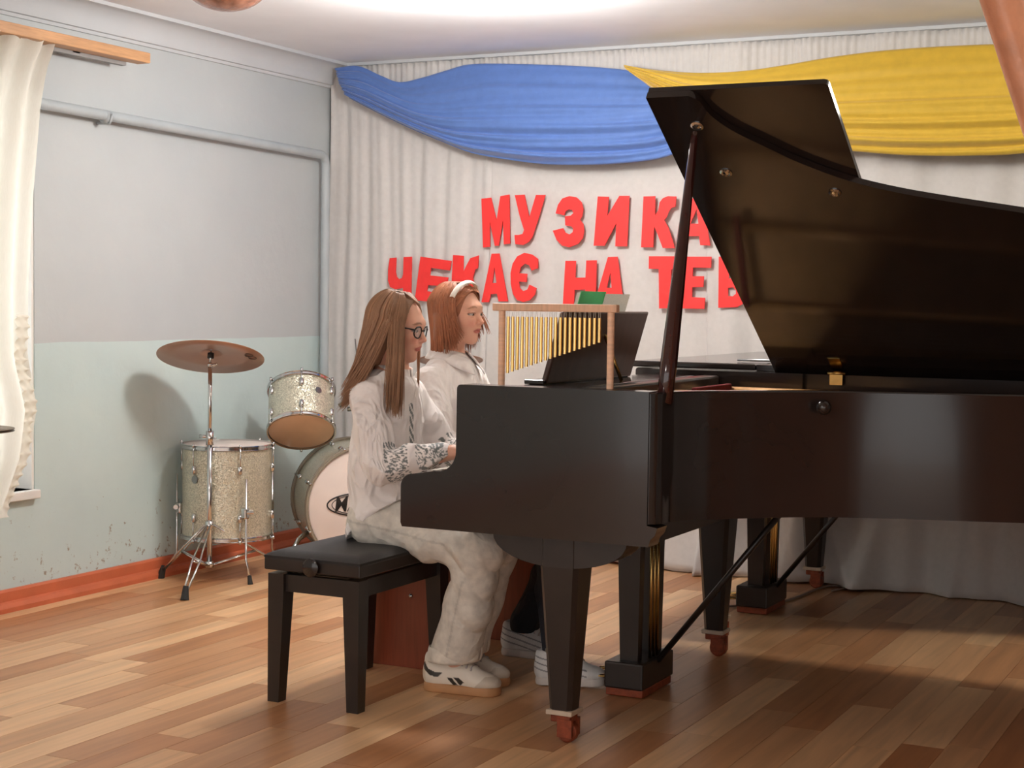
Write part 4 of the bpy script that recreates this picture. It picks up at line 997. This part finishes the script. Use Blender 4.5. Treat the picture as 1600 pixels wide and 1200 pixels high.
def inside(px, pz, poly):
    r = np.zeros(len(px), bool); n = len(poly)
    for i in range(n):
        x0, z0 = poly[i]; x1, z1 = poly[(i+1) % n]
        c = ((z0 > pz) != (z1 > pz)) & (px < (x1-x0)*(pz-z0)/(z1-z0+1e-12)+x0); r ^= c
    return r
def shoe(parent, heel, toe, m_up, m_sole, side, label, decorated):
    heel = np.array(heel, float); toe = np.array(toe, float); f = toe-heel; Ln = np.linalg.norm(f[:2]); f = f/np.linalg.norm(f); l = np.array([-f[1], f[0], 0]); l /= np.linalg.norm(l); u = np.cross(f, l)
    k = Ln/.262; tr = lambda V: heel+k*(V[:, :1]*f+V[:, 1:2]*l+V[:, 2:]*u)
    S = SDF(axis((-.02, .29, .0024)), axis((-.06, .06, .0024)), axis((-.005, .145, .0024)))
    S.ell((.045, 0, .052), (.044, .034, .048), .02); S.ell((.115, 0, .050), (.085, .037, .044), .03); S.ell((.200, 0.003, .036), (.060, .044, .031), .03)
    S.cone((.045, 0, .05), (.040, 0, .100), .036, .034, .02); S.cone((.085, 0, .085), (.150, 0, .062), .028, .028, .025)
    S.ell((.050, 0, .130), (.034, .023, .045), .008, 'sub'); S.cut((0, 0, -1), -.02)
    V, Q = S.mesh(); col = np.tile(np.array([1., 1, 1]), (len(V), 1))
    if decorated:
        toecap = (V[:, 0] > .19+.9*(V[:, 2]-.03)) & (V[:, 2] < .06); col[toecap] = (.74, .70, .66)
        heelp = (V[:, 0] < .02) & (V[:, 2] < .07); col[heelp] = (.93, .88, .82)
        for poly in ([(.004, .086), (.014, .092), (.030, .074), (.052, .066), (.080, .066), (.066, .050), (.040, .053), (.014, .068)], [(.094, .050), (.110, .052), (.128, .030), (.116, .026)], [(.116, .054), (.134, .054), (.152, .040), (.138, .028)]):
            col[inside(V[:, 0], V[:, 2], poly) & (np.abs(V[:, 1]) > .012)] = (.045, .042, .04)
    else:
        for i in range(3):
            z0 = .040+i*.020; col[(np.abs(V[:, 2]-z0+.25*(V[:, 0]-.1)) < .0024) & (V[:, 0] < .2)] = (.35, .35, .37)
    sh = build_np('shoe', tr(V), Q, m_up, parent, col=col); sh['label'] = label
    S = SDF(axis((-.02, .29, .003)), axis((-.065, .065, .003)), axis((-.006, .05, .0025)))
    S.cone((.045, 0, .012), (.13, 0, .012), .042, .038, .01); S.cone((.13, 0, .012), (.214, .003, .012), .040, .046, .02)
    S.cut((0, 0, -1), 0); S.cut((0, 0, 1), .028); V, Q = S.mesh(); build_np('sole', tr(V), Q, m_sole, sh)
    lc = mat('shoe_laces', (188, 178, 176), .8, var=.05); g = G()
    for i in range(6):
        x = .098+i*.015; zz = .1215-i*.0068
        pts = [np.array([x+.004*sin(yy*90), yy, zz-abs(yy)**2*14]) for yy in np.linspace(-.028, .028, 9)]; g.tube([tuple(tr(p[None])[0]) for p in pts], .0034, 6)
    build('laces', g, lc, sh, True)
    return sh

def person(P):
    """P: joints and shapes of one seated pianist, all in world metres; faces +X"""
    hm = P['head']; b = P
    y0 = P['pelvis'][1]
    A = np.array
    # ---------------- body, one continuous surface
    hx, hy_, hz = hm[0]
    ax = axis((-3.0, hx-.13, .008), (hx-.13, hx+.14, .0026), (hx+.14, -2.46 if hx+.14 < -2.46 else hx+.15, .006), (-2.46 if hx+.14 < -2.46 else hx+.15, -2.05, .0038))
    ay = axis((y0-.30, hy_-.10, .005), (hy_-.10, hy_+.10, .0026), (hy_+.10, y0+.30, .005))
    az = axis((.03, .69, .009), (.69, .82, .0036), (.82, hz-.15, .007), (hz-.15, hz+.14, .0026))
    S = SDF(ax, ay, az)
    add_head(S, hm)
    nb = A(P['neck'])
    S.cone(H(hm, (-.022, 0, -.045)), nb+A([0, 0, .02]), .043, .044, .02); S.cone(nb+A([0, 0, .03]), nb-A([.0, 0, .05]), .045, .048, .03)
    S.cone(nb-A([0, 0, .06]), A(P['pelvis'])+A([0, 0, .03]), .085, .095, .04, flat=((1, 0, 0), .75))
    for s, arm in ((-1, P['armR']), (1, P['armL'])):
        sh, el, wr, kn = [A(q) for q in arm]
        S.cone(nb-A([0, 0, .045]), sh, .045, .042, .03); S.chain([sh, el, wr], [.042, .034, .023], .02); add_hand(S, wr, kn, -s, .7405)
    for leg in (P['legR'], P['legL']):
        hp, kn, an = [A(q) for q in leg]; S.chain([hp, kn, an], [.070, .052, .034], .03); S.cone(an, an+A([.05, 0, -.035]), .026, .022, .02)
    V, Q = S.mesh()
    C = head_colors(V, hm, None, P['lip'], P['brow'], skin_rgb(P['skin']))
    body = build_np('person', V, Q, SKIN, None, loc=(P['pelvis'][0], P['pelvis'][1], 0), col=C)
    tag(body, P['label'], 'person', None)
    eyes(hm, body, P['iris'])
    # ---------------- shirt
    S = SDF(axis((-2.92, -2.28, .0036)), axis((y0-.30, y0+.30, .0036)), axis((.42, nb[2]+.05, .0036)))
    pv = A(P['pelvis']); ch = A(P['chest'])
    fx = ((1, 0, 0), .66)
    top = A([ch[0]-.002, ch[1], nb[2]-.125]); midp = A([(ch[0]+pv[0])/2, ch[1], .70]); low = A([pv[0]-.004, pv[1], .50])
    S.chain([top, midp, low], [.146, .152, P['hem_w']], .04, flat=fx)
    S.cone(low+A([.05, 0, .03]), low+A([.05, 0, -.02]), .150, .155, .04, flat=fx)
    S.cone(nb-A([0.005, .060, .050]), nb-A([0.005, -.060, .050]), .050, .050, .03)
    S.cone(nb-A([0, 0, .06]), nb-A([0, 0, .012]), .066, .053, .02); S.ell(nb+A([.012, 0, -.045]), (.072, .072, .048), .03)
    for arm in (P['armR'], P['armL']):
        sh, el, wr, kn = [A(q) for q in arm]
        S.cone(nb-A([0, 0, .060]), sh, .046, .050, .03)
        ua = el-sh; fa = wr-el
        S.chain([sh, sh+ua*.5, el+A([-.004, 0, .004])], [.052, .054, .050], .025)
        S.chain([el, el+fa*.45, el+fa*.84], [.050, .047, P.get('cuff_r', .041)], .02)
    def ridge(q): return 2*np.abs(np.sin(q))**.8-1.27
    def folds(x, y, z):
        w = .8*np.sin(9*z+6*y)+.5*np.sin(17*x-7*z)
        d = .0050*ridge(21*y+13*(x+2.7)+5*z+w)*smoothstep(.97, .86, z)
        d += .0055*ridge(15*z-15*(x+2.7)+7*y+1.3*w)*smoothstep(.86, .62, z)
        for arm in (P['armR'], P['armL']):
            sh, el, wr, kn = [A(q) for q in arm]; r = np.sqrt((x-el[0])**2+(y-el[1])**2+(z-el[2])**2)
            ua = (el-sh)/np.linalg.norm(el-sh); s_ = (x-sh[0])*ua[0]+(y-sh[1])*ua[1]+(z-sh[2])*ua[2]; cr = (x-sh[0])*ua[2]-(z-sh[2])*ua[0]
            d += .0075*ridge(34*((x-el[0])*.45+(z-el[2])*.95)+14*y+w)*np.exp(-(r/.075)**2)
            r2 = np.sqrt((x-sh[0]-.02)**2+(y-sh[1])**2+(z-sh[2]+.10)**2); d += .0075*ridge(9*s_+44*cr+16*y+.5*w)*np.exp(-(r2/.11)**2)
        d += .0045*ridge(17*y+22*x-8*z+w)*smoothstep(.64, .52, z)
        return d
    S.displace(folds)
    hz0 = P['hem_z']; S.cut((-.0, 0, -1), -hz0)
    # lap opening: the front hem rides up over the thighs
    S.cut((.74, 0, -1), .74*(pv[0]-.105)-.452)
    V, Q = S.mesh(); C = np.ones((len(V), 3))
    if P['embroidered']:
        ink = np.array([.20, .23, .23])
        for arm in (P['armR'], P['armL']):
            sh, el, wr, kn = [A(q) for q in arm]; fa = wr-el; Ln = np.linalg.norm(fa); fh = fa/Ln
            q = V-el; s = q@fh; rad = np.linalg.norm(q-s[:, None]*fh, axis=1); ang = np.arctan2(q[:, 1], (q@np.cross(fh, [0, 1, 0])))
            inband = (rad < .075) & (s > .03) & (s < Ln*.86+.03)
            pat = (np.sin(s*230+3.2*np.abs(np.sin(ang*6)))*np.sin(ang*15+s*90) > .10) | (np.abs(np.sin(ang*3.5+s*16)) < .12)
            gap = (np.abs(s-Ln*.50) < .013) | (rad < .02)
            m = inband & pat & ~gap; C[m] = ink
        q = V-A(P['chest']); m = (np.abs(q[:, 1]+.012) < .011) & (q[:, 0] > .02) & (q[:, 2] < .06) & (np.sin(q[:, 2]*190+q[:, 1]*330) > -.35); C[m] = ink
    shirt = build_np('shirt', V, Q, SHIRT, body, col=C)
    shirt['label'] = P['shirt_label']
    # collar
    cl = G()
    if P['collar'] == 'point':
        for s in (-1, 1):
            def leaf(u, v, s=s):
                a = s*pi*(1-.93*u); wd = .036+.034*smoothstep(.5, 1, u)
                r = .0545+.030*v+.010*u*v
                return (nb[0]+.004+cos(a)*r*1.04+.010*u*u+.012*v*u*u, nb[1]+sin(a)*r+s*.014*v*u*u, nb[2]+.034-.020*u*u-wd*v+.006*sin(pi*v))
            cl.sheet(leaf, 20, 6)
        o = build('collar', cl, SHIRT, shirt, True, fix=False); solidify(o, .004)
    else:
        def band(u, v):
            a = 2*pi*u; r = .0595-.004*v+.002*sin(a*3); return (nb[0]+.006+cos(a)*r*1.06, nb[1]+sin(a)*r, nb[2]-.010+.036*v-.014*max(0, cos(a)))
        cl.sheet(band, 48, 4); o = build('collar', cl, SHIRT, shirt, True, fix=False); solidify(o, .004)
    for me_o in (o,):
        ca = me_o.data.color_attributes.new('Col', 'FLOAT_COLOR', 'POINT'); ca.data.foreach_set('color', [1.]*4*len(me_o.data.vertices))
    if P['collar'] == 'point':
        g = G()
        for i in range(4):
            z = nb[2]-.035-i*.062; g.sphere((ch[0]+(.066, .098, .103, .105)[i], ch[1]+.0, z), .0052, 10)
        build('button', g, mat('shirt_button', (196, 186, 180), .3), shirt, True)
    # ---------------- trousers
    S = SDF(axis((-3.0, -2.1, .0048)), axis((y0-.3, y0+.3, .0048)), axis((.06, .70, .0048)))
    S.ell(pv+A([-.005, 0, -.008]), (.105, .160, .085), .03)
    for leg in (P['legR'], P['legL']):
        hp, kn, an = [A(q) for q in leg]; R = P['leg_r']
        S.chain([hp, hp*.45+kn*.55, kn], [R[0], R[0]*.94, R[1]], .035)
        S.chain([kn, kn*.5+an*.5, an+A([0, 0, .03])], [R[1], R[2], R[3]], .03)
    def jf(x, y, z):
        d = .006*(1-2*np.abs(np.sin(17*z+13*x+3*np.sin(9*y)+2*np.sin(14*x)))**.7)*np.sin(9*x+7*y-8*z)
        for leg in (P['legR'], P['legL']):
            hp, kn, an = [A(q) for q in leg]; r = np.sqrt((x-kn[0]+.07)**2+(y-kn[1])**2+(z-kn[2]+.03)**2)
            d += .010*(1-2*np.abs(np.sin(34*(x-kn[0])+30*(z-kn[2])+8*y))**.7)*np.exp(-(r/.09)**2)
            r = np.sqrt((x-hp[0]-.08)**2+(y-hp[1])**2+(z-hp[2]-.02)**2); d += .005*np.sin(80*(x-hp[0])-45*z+20*y)*np.exp(-(r/.1)**2)
        return d
    S.displace(jf); S.cut((0, 0, -1), -P['cuff_z'])
    V, Q = S.mesh(); C = np.ones((len(V), 3))
    if P['denim']:
        for leg in (P['legR'], P['legL']):
            hp, kn, an = [A(q) for q in leg]
            # outer seam
            dd = np.full(len(V), 9.)
            for a_, b_ in ((hp, kn), (kn, an)):
                ba = b_-a_; t_ = np.clip(((V-a_)@ba)/(ba@ba), 0, 1); w = V-a_-t_[:, None]*ba; nrm = np.cross(ba, [0, 1, 0]); nrm /= np.linalg.norm(nrm)
                dd = np.minimum(dd, np.where((w[:, 1] < -.02) & (np.linalg.norm(w, axis=1) < .12) & ((t_ < .78) if b_ is kn else (t_ > .22)), np.abs(w@nrm), 9))
            if leg is P['legR']: C[dd < .0036] *= .80
    tr = build_np('jeans' if P['denim'] else 'trousers', V, Q, DENIM if P['denim'] else NAVY, body, col=C)
    if P['denim']: tr['label'] = 'pale grey washed jeans with turned-up cuffs'
    if P['denim']:
        for leg in (P['legR'], P['legL']):
            an = A(leg[2]); g = G(); R = P['leg_r'][3]; zc = P['cuff_z']
            def cuff(u, v):
                a = 2*pi*u; rr = R+.007+.003*sin(3*a+1)+.002*sin(v*3.1); return (an[0]+cos(a)*rr*1.03+(.045-.05*v)*-.10, an[1]+sin(a)*rr*.93, zc-.006+.048*v+.004*sin(2*a)+.008*cos(a))
            g.sheet(cuff, 40, 5); o = build('cuff', g, DENIM, tr, True, fix=False); solidify(o, .005)
            ca = o.data.color_attributes.new('Col', 'FLOAT_COLOR', 'POINT'); ca.data.foreach_set('color', [1.08, 1.06, 1.04, 1.]*len(o.data.vertices))
    return body

def scalp(hm, phi, tau, off):
    """point above the skull: phi azimuth from the face (negative to the right ear), tau 0 at the top .. 1 at ear level, .. 1.4 nape"""
    a = tau*pi/2; c = np.array([-.007, 0, .030]); r = np.array([.087+off, .074+off, .082+off])
    return c+r*np.array([sin(a)*cos(phi), sin(a)*sin(phi), cos(a)])

# ------------------------------------------------------------------ near pianist: long hair, glasses
HM1 = head_matrix((-2.635, 4.45, 1.147), radians(7), radians(9.5), radians(0), .9)
p1 = person(dict(head=HM1, neck=(-2.657, 4.45, 1.0), pelvis=(-2.672, 4.45, .535), chest=(-2.668, 4.45, .845), skin=(226, 172, 148), lip=(190, 100, 92), brow=(126, 88, 66), iris=(70, 60, 52),
    label='seated pianist with long light brown hair, glasses, embroidered white shirt and grey jeans',
    armR=((-2.668, 4.318, .925), (-2.575, 4.245, .715), (-2.352, 4.31, .772), (-2.275, 4.335, .772)),
    armL=((-2.668, 4.582, .925), (-2.56, 4.65, .72), (-2.345, 4.565, .778), (-2.27, 4.555, .772)),
    legR=((-2.66, 4.375, .53), (-2.285, 4.365, .475), (-2.408, 4.44, .085)), legL=((-2.66, 4.53, .53), (-2.31, 4.52, .470), (-2.445, 4.56, .085)),
    leg_r=(.080, .072, .071, .076), hem_w=.165, hem_z=.455, embroidered=True, collar='band', shirt_label='white blouse with grey embroidered cuffs and front', denim=True, cuff_z=.105))
gumsole = mat('gum_sole', (186, 136, 92), .6, var=.08); cream = mat('cream_leather', (232, 222, 208), .5, var=.03, vcol='Col')
shoe(p1, (-2.513, 4.425, 0), (-2.252, 4.455, 0), cream, gumsole, -1, 'cream sneaker with dark stripes and gum sole', True)
shoe(p1, (-2.545, 4.560, 0), (-2.287, 4.585, 0), cream, gumsole, 1, 'cream sneaker with gum sole', True)
for an in ((-2.425, 4.44), (-2.46, 4.56)):
    g = G(); g.tube([(an[0]-.03, an[1], .05), (an[0]-.025, an[1], .13)], .036, 20); build('sock', g, mat('white_sock', (228, 224, 220), .9, bump=.2, bscale=120), p1, True)
# glasses
gm = mat('black_acetate', (24, 22, 24), .2, var=.05); lensm = mat('clear_lens', (240, 246, 250), .02, var=.01, spec=.6, alpha=.14)
fr = G(); ln_parts = []
for s in (-1, 1):
    ring = []
    for i in range(37):
        a = 2*pi*i/36; ring.append(tuple(H(HM1, (.0985-.010*abs(cos(a)*.5+s*0)-.0035*(1 if False else 0)-.003*(s*cos(a)+1), s*.0325+.0245*cos(a), -.003+.0195*sin(a)+.002*(sin(a) > 0)))))
    fr.tube(ring, .0023, 8, cap=False)
    g = G(); ctr = tuple(H(HM1, (.0965, s*.0325, -.001))); g.add([ctr]+ring[:-1], [(0, i+1, (i+1) % 36+1) for i in range(36)]); ln_parts.append(g)
    fr.tube([tuple(H(HM1, (.090, s*.0555, .006))), tuple(H(HM1, (.070, s*.068, .008))), tuple(H(HM1, (.0, s*.079, .006))), tuple(H(HM1, (-.02, s*.078, -.012)))], [.0028, .0022, .002, .002], 7)
fr.tube([tuple(H(HM1, (.0985, -.010, .004))), tuple(H(HM1, (.1025, 0, .006))), tuple(H(HM1, (.0985, .010, .004)))], .0022, 7)
gls = build('glasses', fr, gm, p1, True); gls['label'] = 'black rimmed glasses'
for g in ln_parts:
    o = build('lens', g, lensm, gls, True); solidify(o, .0012)
# long hair
def fall(hm, phi, tip, r_head=.0, sag=.0, rootx=None, tau_end=1.05, spread=.0, n=26):
    s = np.sign(phi) if phi != 0 else 1
    x0 = .070-.115*smoothstep(.8, 2.6, abs(phi)); root = np.array([x0, s*.002, .030+.093*math.sqrt(max(.05, 1-((x0+.007)/.102)**2))])
    pts = [root]
    for t in (.3, .5, .7, .88, tau_end): pts.append(scalp(hm, phi, t, .013+r_head+.006*t))
    W = [H(hm, p) for p in pts]; last = W[-1]; tip = np.array(tip)
    for q in (.28, .62, 1.0):
        m = last*(1-q)+tip*q; m = m+np.array([0, 0, -sag*sin(pi*q)]); W.append(m)
    return catmull(W, 4)
hair = []
R = random.Random(5)
for i in range(900):      # right side and back, falling behind the shoulder
    phi = -R.uniform(1.42, 3.14); k = (abs(phi)-1.42)/1.72
    tip = (-2.752+.016*R.random()-.010*k, 4.305+.12*k*k+R.uniform(-.014, .014), .90+R.uniform(-.015, .05)+.03*k)
    hair.append((fall(HM1, phi, tip, R.uniform(0, .012), .012*(1-k)), R.uniform(.7, 1.3)))
for i in range(380):      # right side, falling in front of the shoulder
    phi = -R.uniform(.98, 1.46); k = (abs(phi)-.98)/.48
    tip = (-2.553-.052*k+R.uniform(-.006, .006), 4.335-.004*k+R.uniform(-.014, .014), .858+R.uniform(0, .07)+.015*k)
    hair.append((fall(HM1, phi, tip, R.uniform(0, .010), .0, tau_end=1.0), R.uniform(.7, 1.3)))
for i in range(46):       # curved wisps over the shoulder
    phi = -R.uniform(1.35, 1.6); tip = (-2.725+R.uniform(-.012, .012), 4.252+R.uniform(-.008, .012), .90+R.uniform(-.02, .04)); hair.append((fall(HM1, phi, tip, .012, .045), .8))
for i in range(500):      # left side, behind
    phi = R.uniform(1.3, 3.14); k = (phi-1.3)/1.84
    tip = (-2.76+.02*R.random(), 4.58-.12*k+R.uniform(-.014, .014), .93+R.uniform(-.02, .05)); hair.append((fall(HM1, phi, tip, R.uniform(0, .010)), R.uniform(.7, 1.3)))
for i in range(46):       # one thin lock in front on the far side
    phi = R.uniform(1.0, 1.22)
    tip = (-2.596+R.uniform(-.003, .003), 4.515+R.uniform(-.003, .003), .86+R.uniform(0, .10)); hair.append((fall(HM1, phi, tip, R.uniform(0, .006), tau_end=1.0), R.uniform(.6, 1.1)))
h1 = strands('hair', hair, .0019, hair_mat('light_brown_hair', (166, 126, 98)), p1); h1['label'] = 'long straight light brown hair'
# underlayer so that no scalp shows
def hair_cap(hm, parent, m, drop, face_x, extra=()):
    c = hm[0]; S = SDF(axis((c[0]-.16, c[0]+.14, .0035)), axis((c[1]-.12, c[1]+.12, .0035)), axis((c[2]-.24, c[2]+.14, .0035)))
    Rm = hm[1]; rot = [[Rm[i][a] for i in range(3)] for a in range(3)]
    S.ell(H(hm, (-.007, 0, .030)), [q*hm[2] for q in (.0970, .0845, .0925)], .01, rot=rot)
    for s in (-1, 1): S.cone(H(hm, (-.03, s*.055, -.01)), H(hm, (-.045, s*.052, -.01-drop)), .038, .026, .03)
    S.cone(H(hm, (-.06, 0, 0)), H(hm, (-.065, 0, -.02-drop)), .05, .03, .03)
    S.ell(H(hm, face_x[0]), [q*hm[2] for q in face_x[1]], .008, 'sub', rot=rot)
    for e in extra: S.ell(H(hm, e[0]), [q*hm[2] for q in e[1]], .012, 'sub', rot=rot)
    V, Q = S.mesh(); build_np('hair_underlayer', V, Q, m, parent, col=np.full((len(V), 3), .75))
hair_cap(HM1, h1, MATS['light_brown_hair'], .11, ((.115, 0, .008), (.098, .080, .122)), extra=[((.06, 0, -.12), (.09, .09, .06))])

# ------------------------------------------------------------------ far pianist: auburn bob, white headband
HM2 = head_matrix((-2.690, 4.95, 1.187), radians(-3), radians(1), radians(0), .905)
p2 = person(dict(head=HM2, neck=(-2.722, 4.95, 1.035), pelvis=(-2.70, 4.95, .535), chest=(-2.705, 4.95, .865), skin=(232, 176, 150), lip=(196, 104, 96), brow=(168, 118, 88), iris=(96, 84, 70),
    label='seated pianist with an auburn bob, white headband, white collared shirt and dark trousers',
    armR=((-2.715, 4.80, .955), (-2.635, 4.742, .735), (-2.375, 4.80, .778), (-2.295, 4.815, .772)), armL=((-2.715, 5.10, .955), (-2.62, 5.165, .735), (-2.37, 5.10, .778), (-2.29, 5.085, .772)),
    legR=((-2.67, 4.875, .535), (-2.25, 4.815, .50), (-2.165, 4.70, .085)), legL=((-2.67, 5.03, .535), (-2.25, 5.03, .49), (-2.44, 5.01, .095)),
    leg_r=(.082, .068, .06, .058), hem_w=.165, hem_z=.458, embroidered=False, collar='point', shirt_label='white buttoned shirt with pointed collar', denim=False, cuff_z=.085))
grey = mat('white_grey_trainer', (206, 204, 202), .55, var=.12, scale=25, vcol='Col'); wsole = mat('white_sole', (200, 192, 186), .6, var=.06)
shoe(p2, (-2.235, 4.665, 0), (-2.00, 4.705, .012), grey, wsole, -1, 'white and grey trainer near the pedals', False)
shoe(p2, (-2.53, 5.005, 0), (-2.275, 5.015, .0), grey, wsole, 1, 'white and grey trainer tucked back', False)
hair = []; R = random.Random(9)
for i in range(1300):
    s = -1 if i % 5 < 3 else 1
    phi = s*R.uniform(1.12, 3.14); k = (abs(phi)-1.12)/2.02
    base = scalp(HM2, phi, 1.25, .012)
    flip = R.uniform(-.012, .02)
    tl = np.array([base[0]+flip*.6+(.012 if k < .25 else -.004), base[1]*1.02-s*.006+R.uniform(-.008, .008), -.118-.075*smoothstep(.08, .5, k)+R.uniform(-.02, .018)])
    if k < .2 and R.random() < .4: tl = tl+np.array([.022, 0, .03])
    root = np.array([.010-.045*k+R.uniform(-.02, .02), s*.004, .030+.088]); x0 = root[0]
    root[2] = .030+.094*math.sqrt(max(.05, 1-((x0+.007)/.100)**2))
    W = [H(HM2, root)]+[H(HM2, scalp(HM2, phi, t, .013+.009*t+R.uniform(0, .006))) for t in (.32, .55, .8, 1.0)]+[H(HM2, (tl+base)/2+np.array([0, s*.006, 0])), H(HM2, tl)]
    hair.append((catmull(W, 4), R.uniform(.7, 1.3)))
for i in range(420):      # swept front hair below the band
    s = -1 if i % 2 else 1; q = R.random()
    root = scalp(HM2, s*R.uniform(.0, .5), R.uniform(.34, .56), .013); mid = scalp(HM2, s*(.62+.45*q), .64+.06*R.random(), .015); m2 = scalp(HM2, s*(1.02+.25*q), .86+.1*R.random(), .015)
    end = scalp(HM2, s*(1.25+.3*q), 1.12+.2*R.random(), .012)
    hair.append((catmull([H(HM2, root), H(HM2, (root+mid)/2+np.array([.005, 0, .003])), H(HM2, mid), H(HM2, m2), H(HM2, end)], 5), R.uniform(.6, 1.1)))
for i in range(26):       # loose ends by the far cheek
    a = scalp(HM2, 1.15+.1*R.random(), .95, .01); e = np.array([.075+R.uniform(-.01, .03), .075+R.uniform(-.01, .012), -.058+R.uniform(-.022, .02)])
    hair.append((catmull([H(HM2, a), H(HM2, a*.5+e*.5+np.array([0, .012, 0])), H(HM2, e)], 6), .7))
h2 = strands('hair', hair, .0019, hair_mat('auburn_hair', (180, 116, 84)), p2); h2['label'] = 'auburn bob ending at the collar'
hair_cap(HM2, h2, MATS['auburn_hair'], .085, ((.110, 0, -.008), (.090, .084, .108)))
def bandf(u, v):
    a = (u-.5)*2*1.25; x = .050-.016*abs(a)**1.5+(v-.5)*.022; r = .026
    return tuple(H(HM2, (x, sin(a)*.098, .030+cos(a)*.1065*math.sqrt(max(.1, 1-((x+.014)/.135)**2))+.006-.004*(v-.5)**2*4)))
g = G(); g.sheet(bandf, 40, 5); o = build('headband', g, mat('white_headband', (240, 232, 220), .7, var=.03, bump=.1, bscale=80), p2, True, fix=False); solidify(o, .005, 1); o['label'] = 'white headband'
